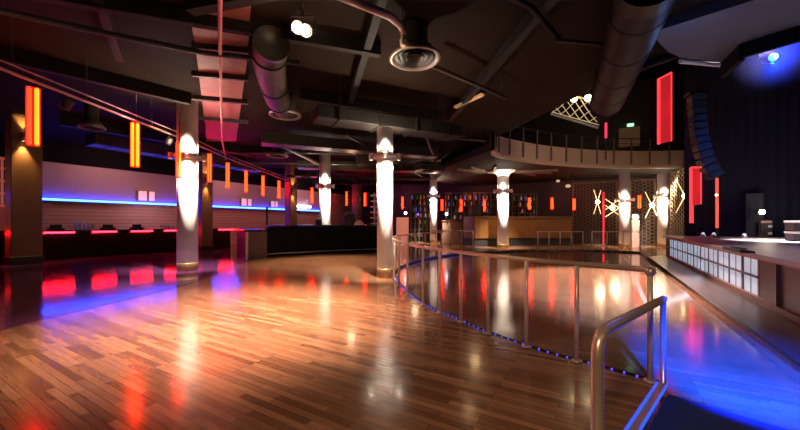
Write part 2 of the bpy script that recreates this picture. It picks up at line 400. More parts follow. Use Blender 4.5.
# =============================== left bar ===============================
CB = -20.3
def seg(c, t): return P(t, c)
bar = thing('bar_counter', 'long dark bar along the left wall with red glowing strips', 'bar', P(3,CB,.006))
ta, tb = -7.0, 13.2
wallbox(P(ta,CB-.3), P(tb,CB-.3), .006, 1.22, .6).build('bar_front', M_BARF, bar)
wallbox(P(ta,CB-.34), P(tb,CB-.34), 1.22, 1.28, .86).build('worktop', M_BART, bar)
for k, (x0, x1) in enumerate([(-30,-2),(43.5,74.5),(92.5,116.5),(131,152.5),(164.5,185),(198,210),(218.5,233),(241,249)]):
    def tt(px): return (340*1.16*-CB/(600-px) + .507*CB)/.862
    a, b = P(tt(x0),CB+.03), P(tt(x1),CB+.03)
    wallbox(a, b, 1.155, 1.215, .05).build('red_strip', M_LEDR, bar)
# back-bar blue shelf
sh = thing('back_bar_shelf', 'long wall shelf glowing blue above the left bar', 'shelf', P(3,CW+.15,2.6))
def tw(px, c=CW): return (340*1.16*-c/(600-px) + .507*c)/.862
wallbox(P(tw(-60),CW+.14), P(tw(319),CW+.14), 2.66, 2.72, .28).build('shelf_board', M_BROWN, sh)
wallbox(P(tw(-60),CW+.16), P(tw(319),CW+.16), 2.72, 2.81, .06).build('blue_strip', M_LEDB, sh)
# picture frames on the cladding
for k, (px, y0, y1, wd, lab) in enumerate([(146,191,201,1.0,'small pink lit picture above the blue shelf, left of the white column'),
        (246,198.5,206,1.0,'small pink lit picture above the blue shelf, right of the timber pillar'),
        (274,201,207.5,.8,'small pink lit picture above the blue shelf, nearest the gold lit pillar')]):
    c = CW+.05; d = 340*1.16*-c/(600-px); p = P(tw(px,c), c); z0 = EYE+(HZ-y1)/F*d; z1 = EYE+(HZ-y0)/F*d
    th = thing('picture', lab, 'picture', (p.x,p.y,z0))
    MB().box((p.x,p.y,(z0+z1)/2), (wd,.06,z1-z0), ANG_U).build('frame', M_BROWN, th)
    q = p + Vector((VX,VY,0))*.035
    MB().box((q.x-UX*wd*.18,q.y-UY*wd*.18,(z0+z1)/2), (wd*.42,.03,(z1-z0)*.94), ANG_U).build('print', M_POST, th)
    MB().box((q.x+UX*wd*.3,q.y+UY*wd*.3,(z0+z1)/2), (wd*.3,.03,(z1-z0)*.94), ANG_U).build('print', M_POST, th)
# lit lamp at the end of the shelf
p = P(tw(305,CW+.3),CW+.2); z = 3.05
th = thing('shelf_lamp', 'bright white lamp on the far end of the blue shelf', 'lamp', (p.x,p.y,2.81))
MB().lathe([(.14,2.81),(.14,2.84),(.03,2.86),(.03,2.98)], (p.x,p.y,0), 14).build('base', M_CHROME, th)
MB().box((p.x,p.y,z+.06), (1.7,.12,.16), ANG_U, bev=.05).build('lamp_shade', M_LAMPC, th)
# glasses and tills on the counter
def glass(p, h, r, lab, grp):
    o = MB().lathe([(r*.6,0),(r*.62,.02),(r*.75,h*.4),(r,h),(r*.94,h),(r*.68,h*.4),(r*.5,.03)], p, 12, cap=False).build('drinking_glass', M_GLASS, None, origin=p)
    o['label'] = lab; o['category'] = 'glass'; o['group'] = grp
for g, (xs, lab) in enumerate([((74.5,78,81.5,85,89,93),'stemless clear glass in the cluster on the left bar'), ((161.5,165,168.5,172),'small clear glass on the bar left of the white column')]):
    for k, px in enumerate(xs):
        c = CB-.25-.1*(k%2); d = 340*1.16*-c/(600-px); p = P((d+.507*c)/.862, c, 1.28)
        glass(p, (.42,.34,.3,.28,.3,.26)[k] if g == 0 else .22, .075, lab, 'glasses on the left bar cluster %s' % ('one','two')[g])
for px, lab in [(56,'dark till box at the near end of the left bar'),(108,'dark till box on the left bar, right of the glasses'),(137,'dark till box on the left bar, third along')]:
    c = CB-.4; d = 340*1.16*-c/(600-px); p = P((d+.507*c)/.862, c, 1.28)
    th = thing('till', lab, 'till', p)
    MB().box(p+Vector((0,0,.05)), (.5,.4,.10), ANG_U, bev=.02).build('base', M_BLACK, th)
    MB().box(p+Vector((0,0,.17)), (.4,.08,.16), ANG_U, bev=.02).build('screen', M_BLACK, th)
# left window grid and pink wall beyond the pillar
w0 = W(-26,205,17.2); w1 = W(11,205,15.9)
t0_, t1_ = P(tw(-40,-22.6),-22.6), P(tw(12,-22.6),-22.6)
struct('wall_left.003', wallbox(t0_, t1_, .0, 2.3, .1), M_PINKW)
fr = MB(); L = (t1_-t0_).length; dd = (t1_-t0_).normalized()
for k in range(6):
    a = t0_+dd*(L*k/5); fr.box((a.x,a.y,3.4), (.07,.07,2.1), ANG_U)
for z in (2.35,2.9,3.45,4.0,4.43): wallbox(t0_, t1_, z-.04, z+.04, .07, fr)
struct('window_1', wallbox(t0_+Vector((-VX,-VY,0))*.06, t1_+Vector((-VX,-VY,0))*.06, 2.3, 4.45, .03), M_WIN)
fo = fr.build('window_frame', mat('frame_red_lit', (.5,.16,.12), .5, emit=(1,.2,.15), es=.12), bpy.data.objects['window_1'])  # red light on the window frame put into its colour and glow

# =============================== island bar ===============================
isl = thing('island_bar', 'black curved island bar in the middle of the left side', 'bar', G(330,254))
A_ = [G(268,257.5),G(280,256.3),G(300,255.3),G(325,253.7),G(350,252.5),G(378,251.5)]
front = smooth(A_, 5)
back = [p+Vector((-.9,1.9,0)) for p in reversed(front)]
MB().poly([(p.x,p.y) for p in front+back], 0, 1.42).build('bar_front', M_BARF, isl)
f2 = [p+Vector((.02,-.12,0)) for p in front]; b2 = [p+Vector((0,.1,0)) for p in back]
MB().poly([(p.x,p.y) for p in f2+b2], 1.42, 1.5).build('worktop', M_BART, isl)
s = MB(); s.tube([p+Vector((.03,-.16,.16)) for p in front], .018, 8); s.build('foot_rail', M_CHROME, isl)
# end piece : brown return of the island
eb = thing('bar_return', 'brown bar return with pale corner post left of the island bar', 'bar', G(255,258))
q = [G(247,259),G(267,257.8),G(267,257.8)+Vector((-1.75,3.0,0)),G(247,259)+Vector((-1.9,3.0,0))]
MB().poly([(p.x,p.y) for p in q], 0, 1.22).build('carcass', M_BROWN, eb)
q2 = [q[0]+Vector((-.08,-.08,0)),q[1]+Vector((.08,-.08,0)),q[2]+Vector((.08,.0,0)),q[3]+Vector((-.08,0,0))]
MB().poly([(p.x,p.y) for p in q2], 1.22, 1.3).build('worktop', M_BART, eb)
p = G(246.8,259.5); MB().box((p.x,p.y,.6), (.1,.1,1.2), .2, bev=.015).build('corner_post', mat('pale_post', (.6,.42,.34), .4), eb)
q = [G(238,256.5),G(246,258.3),G(246,258.3)+Vector((-1.2,3,0)),G(238,256.5)+Vector((-1.2,3,0))]
MB().poly([(p.x,p.y) for p in q], 0, 1.2).build('side_panel', M_BARM, eb)
# things on the island bar
p = W(350,224.2,17.6); p.z = 1.5
th = thing('covered_machine', 'dark rounded machine standing on the black island bar', 'machine', p)
MB().lathe([(.20,1.5),(.22,1.54),(.30,1.72),(.33,1.88),(.28,2.04),(.15,2.14),(.02,2.17)], (p.x,p.y,0), 18).build('body', M_BLACK, th)
MB().lathe([(.24,1.5),(.24,1.53)], (p.x,p.y,0), 18).build('base', M_BLACK, th)
p = W(359,224.2,17.5); p.z = 1.5
o = MB().lathe([(.24,0),(.26,.05),(.2,.13),(.1,.22),(.02,.25)], p, 14).build('folded_cloth', M_CREAM, None, origin=p); o['label']='pale crumpled cloth beside the dark machine on the island bar'; o['category']='cloth'
p = W(319,224.5,18.0); p.z=1.5
th = thing('till', 'small dark till on the island bar, beside the white column', 'till', p)
MB().box(p+Vector((0,0,.05)), (.3,.3,.1), .3, bev=.02).build('base', M_BLACK, th)
MB().box(p+Vector((0,0,.2)), (.3,.06,.24), .3, bev=.02).build('screen', M_BLACK, th)
p = W(267,224,17.0); p.z=1.3
o = MB().lathe([(.045,0),(.045,.8),(.06,.85),(.06,1.05),(.045,1.1)], p, 10).build('beer_tap', M_BLACK, None, origin=p); o['label']='tall dark tap column at the end of the brown bar return'; o['category']='tap'
# shelf stack beside the central column
p = W(374.5,223,16.6); p.z=1.5
th = thing('glass_rack', 'white tiered rack on the island bar, left of the central column', 'rack', p)
MB().lathe([(.04,0),(.04,1.55)], p, 8).build('pole', M_CHROME, th)
for k in range(6): MB().lathe([(.05,.02),(.2,.0),(.22,.03),(.2,.06),(.05,.05)], p+Vector((0,0,.05+.27*k)), 16).build('tier', mat('rack_pink', (.75,.5,.47), .4), th)

# =============================== neon lights ===============================
def neon(px, y0, y1, d, label, wide=1.0, kind=0):
    a = W(px,y1,d); b = W(px,y0,d); x, y = a.x, a.y; z0, z1 = a.z, b.z
    yaw = -math.atan2(x, y)
    t = thing('neon_light', label, 'light', (x,y,z0), 'red neon lights hanging in a row')
    R = Matrix.Translation((x,y,0)) @ Matrix.Rotation(yaw,4,'Z')
    w = .075*wide
    MB().box((0,.05,(z0+z1)/2), (w*3.4,.06,z1-z0+.06), 0, R, bev=.015).build('housing', mat('neon_housing', (.25,.02,.015), .5, emit=(1,.03,.01), es=.25), t)  # red glow of the tubes put into the housing's colour and emission
    for k, sx in enumerate((-1,1)):
        c = R @ Vector((sx*w*.85, 0, 0))
        m = (M_RED, M_YEL)[k] if kind == 0 else ((M_YEL, M_YEL)[k] if kind == 1 else M_ORG)
        MB().lathe([(w*.25,z0),(w*.55,z0+.03),(w*.55,z1-.03),(w*.25,z1)], (c.x,c.y,0), 10).build('tube', m, t)
    MB().tube([Vector((x,y+.05,z1)), Vector((x,y+.05,4.89 if x > 3.2 else ZC))], .012, 6).build('hanger', M_BLACK, t)
    return t
neon(33,87.5,145,8.2,'largest red neon light, left edge above the timber pillar',1.0)
neon(135,123,166.5,10.8,'second largest red neon light, between far left pillar and white column',1.0,1)
neon(178.5,143,177,10.7,'red neon light in front of the left edge of the left white column',.6)
ordi = ['first','second','third','fourth','fifth','sixth','seventh']
for k,(px,a,b,d) in enumerate([(209.5,154,182,16.5),(227.7,163,188,18.5),(246,171,192,20.5),(263,176,195.5,22.5),(279,181,198,24.3),(295,184,200,26),(312,188,203,27.6)]):
    neon(px,a,b,d,'%s orange neon light to the right of the left white column' % ordi[k],.72,2)
def dback(px, t=27.0):
    r=(px-400)/F; a=UX*t; b=UY*t; c=(b*r-a)/(.862+.507*r); return b-.507*c
far = [(346.6,192,205.5,'orange neon light left of the corner pillar behind the island bar'),(365,193,206,'orange neon light right of the corner pillar, left of central column'),
 (402.5,197,208.7,'first orange neon light right of the central column'),(422.4,197,209.7,'orange neon light close left of the slim distant column'),
 (442,199.5,210.5,'orange neon light close right of the slim distant column'),(461,199.8,211.5,'orange neon light above left end of the amber counter'),
 (484.5,200,211,'orange neon light left of the flared balcony column'),(529.5,198,209.3,'orange neon light above the middle of the amber counter'),
 (552,198,209,'orange neon light above right part of the amber counter'),(574,199,209.8,'orange neon light beyond right end of the amber counter'),
 (639.5,195.5,208,'orange neon light between the two back wall columns')]
for px,a,b,l in far: neon(px,a,b,dback(px),l,.72,2)

# =============================== back of the hall ===============================
# amber counter on its dark plinth
def bp(px, t): 
    r=(px-400)/F; c=(UY*t*r-UX*t)/(.862+.507*r); return P(t,c)
am = thing('amber_counter', 'long amber-lit counter with dark plinth under the balcony', 'counter', (6,25,0))
front = smooth([G(463,245),G(475,246.3),G(500,246),G(530,245.6),G(571,245.8)],5)
back = [Vector((p.x+.8,p.y+1.5,0)) for p in reversed(front)]
MB().poly([(p.x,p.y) for p in front+back], 0, .55).build('plinth', M_BLACK, am)
MB().poly([(p.x,p.y-.12) for p in front]+[(p.x,p.y) for p in back], .55, 1.98).build('counter_front', M_AMB, am)
MB().poly([(p.x,p.y-.2) for p in front]+[(p.x,p.y+.1) for p in back], 1.98, 2.06).build('worktop', M_BROWN, am)
lc = thing('pale_cabinet', 'pale pinkish cabinet at the left end of the amber counter', 'cabinet', G(453,244))
p = G(453,244.2); MB().box((p.x,p.y+.5,.85), (1.5,.8,1.7), -.1, bev=.03).build('carcass', mat('tan_panel', (.3,.17,.11), .5), lc)
MB().box((p.x,p.y+.5,1.75), (1.62,.9,.1), -.1, bev=.02).build('worktop', M_BROWN, lc)
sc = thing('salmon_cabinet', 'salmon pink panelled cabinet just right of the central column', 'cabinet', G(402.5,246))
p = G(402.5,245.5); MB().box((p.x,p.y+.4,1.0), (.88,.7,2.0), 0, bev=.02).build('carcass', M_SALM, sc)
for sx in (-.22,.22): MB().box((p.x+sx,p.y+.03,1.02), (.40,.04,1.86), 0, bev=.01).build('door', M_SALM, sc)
# bottle shelving grids on the back wall
def grid_shelf(px0, px1, y0, y1, d, nx, ny, label, lit=.0):
    a = W(px0,y1,d); b = W(px1,y0,d); w = b.x-a.x; z0=max(a.z,.0); z1=b.z
    t = thing('shelving_grid', label, 'shelves', (a.x,d,z0))
    m = MB()
    for k in range(nx+1): m.box((a.x+w*k/nx,d,(z0+z1)/2),(.06,.35,z1-z0))
    m.build('upright_frame', M_LAT, t)
    m = MB()
    for k in range(ny+1): m.box(((a.x+b.x)/2,d,z0+(z1-z0)*k/ny),(w+.06,.35,.05))
    m.build('shelf_boards', M_LAT, t)
    m = MB().box(((a.x+b.x)/2,d+.2,(z0+z1)/2),(w,.04,z1-z0)); m.build('back_panel', M_BLACK, t)
    return a.x, w, z0, z1
gs = []
gs.append((grid_shelf(411,431,193,243,28.6,5,8,'dark bottle shelving grid between salmon cabinet and slim column'),28.6,5,8))
gs.append((grid_shelf(446,496,193,226,28.2,9,5,'dark bottle shelving grid behind left part of the amber counter'),28.2,9,5))
gs.append((grid_shelf(512,572,194,226,27.9,10,5,'dark bottle shelving grid behind right part of the amber counter'),27.9,10,5))
bcols = [mat('bottle_green',(.05,.2,.08),.15,emit=(.1,.6,.3),es=.04), mat('bottle_amber',(.4,.14,.03),.15,emit=(1,.3,.08),es=.10), mat('bottle_pink',(.5,.2,.22),.15,emit=(1,.2,.2),es=.14), mat('bottle_clear',(.6,.6,.65),.1,emit=(1,.6,.55),es=.10), mat('bottle_blue',(.1,.1,.5),.15,emit=(.25,.25,1),es=.15)]  # light on the bottles put in as a faint glow
bn = ['green','amber','pink','clear','blue']
cnt = 0
protos = {}
for si,((x0,w,z0,z1),d,nx,ny) in enumerate(gs):
    nm = ['between salmon cabinet and slim column','behind left of the amber counter','behind right of the amber counter'][si]
    for i in range(nx):
        for j in range(ny):
            zz = z0+(z1-z0)*j/ny+.025
            if zz < 1.5 or random.random() < .35: continue
            ci = random.randrange(5); pz = Vector((x0+w*(i+.5)/nx+random.uniform(-.1,.1), d-.06, zz))
            h = min(.36,(z1-z0)/ny-.1)
            if ci not in protos:
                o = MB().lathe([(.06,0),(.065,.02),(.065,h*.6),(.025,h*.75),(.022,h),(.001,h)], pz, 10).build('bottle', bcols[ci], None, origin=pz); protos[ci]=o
            else:
                o = protos[ci].copy(); COL.objects.link(o); o.location = pz
            o['label'] = '%s bottle in the shelving grid %s' % (bn[ci], nm); o['category']='bottle'; o['group']='%s bottles in the grid %s' % (bn[ci], nm)
# small lamps among the shelves
for px,py,m,l in [(405.5,213,M_LAMPC,'small white lamp on top of the salmon cabinet'),(446.5,214,M_LAMPC,'small greenish white lamp above the pale cabinet'),(418,214.6,M_LEDV,'small blue lamp in the shelving grid'),(634,216,M_LAMPC,'small white lamp between the two back wall columns')]:
    p = W(px,py,{405.5:24.5,446.5:25.6,418:26.7,634:22.6}[px])
    th = thing('small_lamp', l, 'lamp', p)
    MB().sphere(p,.1,12,8).build('globe', m, th)
    MB().lathe([(.05,-.32),(.06,-.3),(.02,-.28),(.02,-.08)], p, 8).build('stem', M_BLACK, th)
# black hanging speaker above the amber counter
p = W(475,210.5,25.2)
th = thing('hanging_speaker', 'black loudspeaker hanging above the amber counter', 'speaker', p)
MB().box(p, (.62,.5,.85), 0, bev=.03).build('cabinet', M_BLACK, th)
MB().tube([p+Vector((-.2,0,.45)),Vector((p.x-.2,p.y,4.89))],.02,6).build('hanger', M_BLACK, th)
MB().tube([p+Vector((.2,0,.45)),Vector((p.x+.2,p.y,4.89))],.02,6).build('hanger', M_BLACK, th)
# honeycomb lattice screens
def hexscreen(pa, pb, z0, z1, R_, label, m, rad=.018):
    t = thing('lattice_screen', label, 'screen', (pa.x,pa.y,z0)); d=(pb-pa); L=d.length; d.normalize(); mb=MB(); seen=set()
    for i in range(int(L/(1.5*R_))+1):
        for j in range(int((z1-z0)/(R_*math.sqrt(3)))+1):
            cx = i*1.5*R_+R_; cz = z0+R_+ (j+(.5 if i%2 else 0))*R_*math.sqrt(3)
            pts=[]
            for k in range(6):
                a=PI/3*k; pts.append((min(L,max(0,cx+R_*math.cos(a))), min(z1,max(z0,cz+R_*math.sin(a)))))
            for k in range(6):
                a,b=pts[k],pts[(k+1)%6]; key=tuple(sorted([(round(a[0],2),round(a[1],2)),(round(b[0],2),round(b[1],2))]))
                if key in seen or key[0]==key[1]: continue
                seen.add(key)
                mb.tube([Vector((pa.x+d.x*a[0],pa.y+d.y*a[0],a[1])),Vector((pa.x+d.x*b[0],pa.y+d.y*b[0],b[1]))],rad,4)
    mb.build('honeycomb', m, t)
    fr=MB()
    for s_ in (0,L): fr.box((pa.x+d.x*s_,pa.y+d.y*s_,(z0+z1)/2),(.08,.08,z1-z0),math.atan2(d.y,d.x))
    for z in (z0,z1): fr.box(((pa.x+pb.x)/2,(pa.y+pb.y)/2,z),(L+.08,.08,.06),math.atan2(d.y,d.x))
    fr.build('frame', M_LAT, t); return t
hexscreen(bp(573,28.9),bp(617,28.9),0,4.6,.14,'brown honeycomb screen left of the back wall columns',M_LAT,.016)
hexscreen(bp(631,28.9),bp(655,28.9),0,4.6,.14,'brown honeycomb screen between the two back wall columns',M_LAT,.016)
hexscreen(W(671,247,21.6).xy.to_3d(),W(691,247,19.2).xy.to_3d(),0,4.8,.15,'gold-lit honeycomb screen behind the far end of the stage',mat('lattice_gold_lit',(.26,.16,.075),.5,emit=(1,.62,.28),es=.03),.02)  # gold light put into this screen's colour and faint glow
def xlight(px, py, d, sx, sy, label, lean=0.0, side=False):
    p = W(px,py,d); th = thing('cross_light', label, 'light', p)
    k = d/F
    if not side: arms = [((-sx+lean,-sy),(sx-lean,sy)),((-sx,sy),(sx,-sy))]
    else: arms = [((-sx,-sy),(sx,0)),((-sx,sy),(sx,0)),((-sx,-sy*.2),(sx*.9,sy*.9)),((-sx,sy*.3),(sx,-sy*.8))]
    for a,b in arms:
        MB().tube([p+Vector((a[0]*k,-.02,a[1]*k)), p+Vector((b[0]*k,-.02,b[1]*k))], .022, 6).build('beam_rod', M_XLIGHT, th)  # wall lamp's crossing beams built as glowing rods
    MB().sphere(p+Vector((0,-.05,0)), .14, 12, 8).build('bulb', M_LAMPS, th)
    MB().tube([p+Vector((0,0,0)), p+Vector((0,.25,0))], .05, 8).build('bracket', M_BLACK, th)
    lamp('POINT', p+Vector((0,-.5,0)), 24, (1,.75,.42), None, .12)
xlight(597.2,202,23.6,3.6,12,'tall narrow glowing cross light nearest the amber counter')
xlight(612,208,23.4,7,9,'crossed wall lamp beams as glowing rods, left of the left back wall column',side=True)
xlight(651.5,205,22.9,6.5,13,'glowing cross light between the back wall columns')
xlight(684.5,196,18.9,9,17,'largest glowing cross light on the gold honeycomb screen by the stage')
p0 = W(603.5,235,23.5); p1 = W(603.5,192,23.5)
th = thing('red_neon_pole', 'slim upright red light pole left of the back wall columns', 'light', (p0.x,p0.y,0))
MB().lathe([(.05,.1),(.05,p1.z)], (p0.x,p0.y,0), 10).build('tube', mat('deep_red',(.4,.01,.02),.4,emit=(1,.02,.06),es=.7), th)
MB().lathe([(.15,0),(.15,.06),(.06,.1)], (p0.x,p0.y,0), 14).build('base', M_BLACK, th)
p = G(635,247.6)
th = thing('white_plinth', 'pale pink plinth between the two back wall columns', 'plinth', (p.x,p.y,0))
MB().box((p.x+.1,p.y+.1,.9),(.42,.4,1.8),-.5,bev=.02).build('body', mat('plinth_pink',(.4,.25,.2),.5,emit=(1,.5,.4),es=.02), th)  # faint glow put in to brighten the plinth
MB().sphere((p.x+.1,p.y+.1,1.98),.2,14,8).build('globe', mat('globe_warm',(.9,.7,.5),.4,emit=(1,.7,.4),es=1.2), th)

# =============================== balcony ===============================
BAL = smooth([Vector((x,y,0)) for x,y in [(4.15,15.4),(4.45,16.4),(5.3,17.4),(7.7,18.9),(10,19.8),(12.2,20.35),(15,20.5),(17.6,20.2)]], 6)
bal = thing('balcony', 'curved cream balcony with slim railing posts above the dance floor', 'balcony', (4.2,15.4,4.9))
slab = [(p.x,p.y) for p in BAL] + [(20.4,22.1),(16.7,24.3),(6.0,30.6),(2.8,27),(2.8,20),(3.6,17)]
MB().poly(slab, 4.9, 5.25).build('slab', mat('balcony_under',(.014,.009,.006),.8,spec=.1), bal)
e = MB()
N = len(BAL)
offs=[]
for i,p in enumerate(BAL):
    d=(BAL[min(i+1,N-1)]-BAL[max(i-1,0)]).normalized(); offs.append(Vector((d.y,-d.x,0)))
vs=[]; fs=[]
for i,(p,nrm) in enumerate(zip(BAL,offs)):
    for (o_,z) in ((0,4.88),(.10,4.88),(.16,5.0),(.16,5.8),(.2,5.82),(.2,5.9),(-.05,5.9),(-.05,4.88)):
        q=p+nrm*o_; vs.append((q.x,q.y,z))
for i in range(N-1):
    for k in range(7): fs.append((i*8+k,(i+1)*8+k,(i+1)*8+k+1,i*8+k+1))
e.add(vs,fs); e.build('fascia', M_FASC, bal)
# posts (straddle the fascia) and rail
rail=[p+nrm*.22+Vector((0,0,6.62)) for p,nrm in zip(BAL,offs)]
MB().tube(rail,.03,8).build('handrail', M_BEAM, bal)
MB().tube([r+Vector((0,0,-.3)) for r in rail],.012,6).build('wire', M_BEAM, bal)
L=[0]
for a,b in zip(BAL[:-1],BAL[1:]): L.append(L[-1]+(b-a).length)
def along(arr, cum, s_):
    for i in range(len(cum)-1):
        if cum[i+1]>=s_:
            k=(s_-cum[i])/(cum[i+1]-cum[i]); return arr[i].lerp(arr[i+1],k)
    return arr[-1]
s_=.35
while s_<L[-1]:
    q=along(BAL,L,s_); nn=along(offs,L,s_)
    b0=q+nn*.22
    MB().box((b0.x,b0.y,5.86),(.065,.06,1.55),math.atan2(nn.y,nn.x)+PI/2).build('post', mat('post_grey',(.10,.085,.075),.5), bal); s_+=1.12
# ribs beneath the balcony, radiating from the flared column
cx,cy_=G(503,248.3).x,G(503,248.3).y
for k,a in enumerate((-2.9,-2.5,-2.0,-.3,.2,.7,2.4,2.9)):
    e=MB(); Lr=2.8
    e.box((cx+math.cos(a)*(Lr/2+.5),cy_+math.sin(a)*(Lr/2+.5)*.5,4.84),(Lr,.14,.12),a*.9)
    e.build('rib', mat('rib_cream',(.14,.10,.065),.6), bal)
# upper level: exit sign, door and lattice
p=bp(630.5,29.3); d=p.y
z=EYE+(HZ-125)/F*d
th=thing('exit_sign','small green lit exit sign high on the balcony back wall','sign',(p.x,p.y,z-.2))
MB().box((p.x,p.y,z),(.40,.1,.2),ANG_V,bev=.02).build('case',M_GREEN,th)
cu=bpy.data.curves.new('exit_text','FONT'); cu.body='EXIT'; cu.size=.14; cu.align_x='CENTER'; cu.align_y='CENTER'; cu.extrude=.004
to=bpy.data.objects.new('tmp_text',cu); COL.objects.link(to); dg=bpy.context.evaluated_depsgraph_get()
me=bpy.data.meshes.new_from_object(to.evaluated_get(dg)); bpy.data.objects.remove(to)
lt=bpy.data.objects.new('lettering',me); COL.objects.link(lt); me.materials.clear(); me.materials.append(M_WHITE); lt.parent=th
q=Vector((-UX,-UY,0))*.056; lt.location=(q.x,q.y,.2); lt.rotation_euler=(PI/2,0,ANG_V)
dr=MB().box((p.x-.1,p.y-.02,EYE+(HZ-137)/F*d),(1.25,.08,1.35),ANG_V).build('door_1',mat('lit_door',(.22,.11,.05),.5,emit=(1,.5,.2),es=.02),None,kind='structure')  # lamplight on the door put in as faint emission
MB().box((p.x+.35,p.y-.2,EYE+(HZ-138)/F*d),(.05,.08,.3),ANG_V).build('door_handle',M_CHROME,dr)
# diamond lattice lit warm white
a=W(553,99,22.5); b=W(600,103,19.6)
th=thing('diamond_lattice','warm lit diamond lattice hanging high above the balcony','lattice',(a.x,a.y,8))
c00=W(552,112,22.5); c10=W(599,125,20); c11=W(597,105,20); c01=W(555,100,22.5); cm=W(588,92,20.6)
m=MB(); 
def bil(u,v): return (c00*(1-u)+c10*u)*(1-v)+(c01*(1-u)+c11*u)*v + Vector((0,0,.45*math.sin(PI*min(1,u*1.1))*v))
for k in range(-3,6):
    for s_ in (1,-1):
        pts=[]
        for j in range(9):
            v=j/8; u=(k/5)+(v*.42 if s_>0 else (1-v)*.42)
            if 0<=u<=1: pts.append(bil(u,v))
        if len(pts)>1: m.tube(pts,.022,6)
m.tube([bil(u/8,0) for u in range(9)],.03,6); m.tube([bil(u/8,1) for u in range(9)],.03,6)
m.build('lattice',M_LATW,th)
for (px,py) in ((574,98.5),(588,98)):
    MB().sphere(W(px,py,20.6),.2,12,8).build('bulb',M_LAMPS,th)
for u in (.1,.9):
    q=bil(u,1); MB().tube([q,Vector((q.x,q.y,11.8))],.02,6).build('hanger',M_BLACK,th)
a=W(551,114,21.5);b=W(598,128,19.5)
th=thing('lighting_bar','slanting pale bar below the lit diamond lattice','bar',(a.x,a.y,a.z))
MB().tube([a,b],.06,8).build('pipe',mat('pale_bar',(.35,.3,.26),.4,emit=(1,.8,.6),es=.03),th)
for q in (a,b): MB().tube([q,Vector((q.x,q.y,11.8))],.015,6).build('hanger',M_BLACK,th)
p=W(606,130,19.6)
th=thing('red_tube_light','short upright red tube light behind the balcony railing','light',(p.x,p.y,5.25))
z1=W(606,123,19.6).z; z0=W(606,138,19.6).z
MB().lathe([(.06,z0),(.06,z1)],(p.x,p.y,0),10).build('tube',mat('pink_red',(.5,.02,.06),.4,emit=(1,.03,.1),es=1.2),th)
MB().lathe([(.03,5.25),(.03,z0)],(p.x,p.y,0),8).build('pole',M_BLACK,th)

# =============================== stage ===============================
ZS=.98
st=thing('stage','raised stage with lit frosted lattice front and grey deck','stage',P(10,S_FR,.012))
TE=21.2
def spoly(t0,t1,c0,c1): return [(P(t,c).x,P(t,c).y) for t,c in ((t0,c0),(t1,c0),(t1,c1),(t0,c1))]
MB().poly(spoly(-1.5,TE,S_FR+.12,9.0),-.4,ZS-.08).build('body',M_BLACK,st)
MB().poly(spoly(-1.5,TE,S_FR-.02,9.0),ZS-.08,ZS).build('deck',M_DECK,st)
BW=.925; tp0=(6.87+.507*S_FR)/.862
cfr=S_FR+.06
for k in range(12):
    t_=tp0+BW*k
    if t_<T1+.1:
        a=P(t_,cfr+.0); MB().box((a.x,a.y,.46),(.03 if k not in (0,1) else .10,.02,.88),ANG_U).build('upright',M_FRAME,st)
    if k<11 and t_+BW<T1+.3:
        for (z0,z1) in ((.12,.48),(.52,.87)):
            wallbox(P(t_+.015,cfr+.02),P(t_+BW-.015,cfr+.02),z0,z1,.02).build('frosted_panel',M_PANEL,st)
            m_=P(t_+BW/2,cfr+.008); MB().box((m_.x,m_.y,(z0+z1)/2),(.02,.012,z1-z0),ANG_U).build('glazing_bar',M_FRAME,st)
wallbox(P(tp0,cfr-.02),P(T1+.3,cfr-.02),.485,.515,.05).build('mid_rail',M_FRAME,st)
wallbox(P(-1.5,cfr-.02),P(T1+.3,cfr-.02),.87,.91,.09).build('top_rail',mat('rail_orange',(.32,.13,.06),.4),st)
wallbox(P(-1.5,cfr-.02),P(T1+.3,cfr-.02),.012,.12,.09).build('kick_board',mat('kick_red',(.16,.05,.035),.5),st)
for k in range(1,9):
    t_=tp0-BW*k
    if t_<-1.2: break
    wallbox(P(t_+.03,cfr+.02),P(t_+BW-.03,cfr+.02),.12,.87,.05).build('timber_panel',mat('stage_timber',(.075,.045,.038),.45,var=.3),st)
    a=P(t_,cfr-.02); MB().box((a.x,a.y,.46),(.05,.08,.88),ANG_U).build('upright',M_FRAME,st)
# flat items on deck
def deckp(px,py): return G(px,py,ZS)
p=deckp(738,251); th=thing('floor_wedge','low dark blue wedge lying on the stage edge','wedge',p)
e=MB(); e.add([(-.6,-.12,0),(.6,-.12,0),(.6,.12,0),(-.6,.12,0),(-.6,-.1,.04),(.6,-.1,.04),(.6,.12,.07),(-.6,.12,.07)],[(3,2,1,0),(4,5,6,7),(0,1,5,4),(1,2,6,5),(2,3,7,6),(3,0,4,7)],False,Matrix.Translation(p)@Matrix.Rotation(ANG_U-.0,4,'Z'))
e.build('body',mat('wedge_blue',(.015,.03,.05),.5),th)
MB().box(p+Vector((0,0,.075)),(.9,.05,.02),ANG_U).build('handle',M_BLACK,th)
for k,(px,l) in enumerate([(709,'small white item at stage back, left of pair'),(713.5,'small white item at stage back, right of pair'),(731,'small white item on stage, alone right of the pair')]):
    p=deckp(px,237.2)
    p=P(TE-1.6-(.0 if k<2 else .8), (UY*1*0)+{0:3.9,1:4.25,2:5.0}[k], ZS)
    th=thing('floor_item',l,'light',p)  # unidentified small white items, drawn with a faint emission
    MB().lathe([(.12,0),(.12,.04),(.09,.1),(.07,.13)],p,12).build('body',M_CHROME,th)
    MB().sphere(p+Vector((0,0,.15)),.06,10,6).build('bulb',mat('item_glow',(.8,.8,.9),.4,emit=(.8,.8,1),es=.5),th)
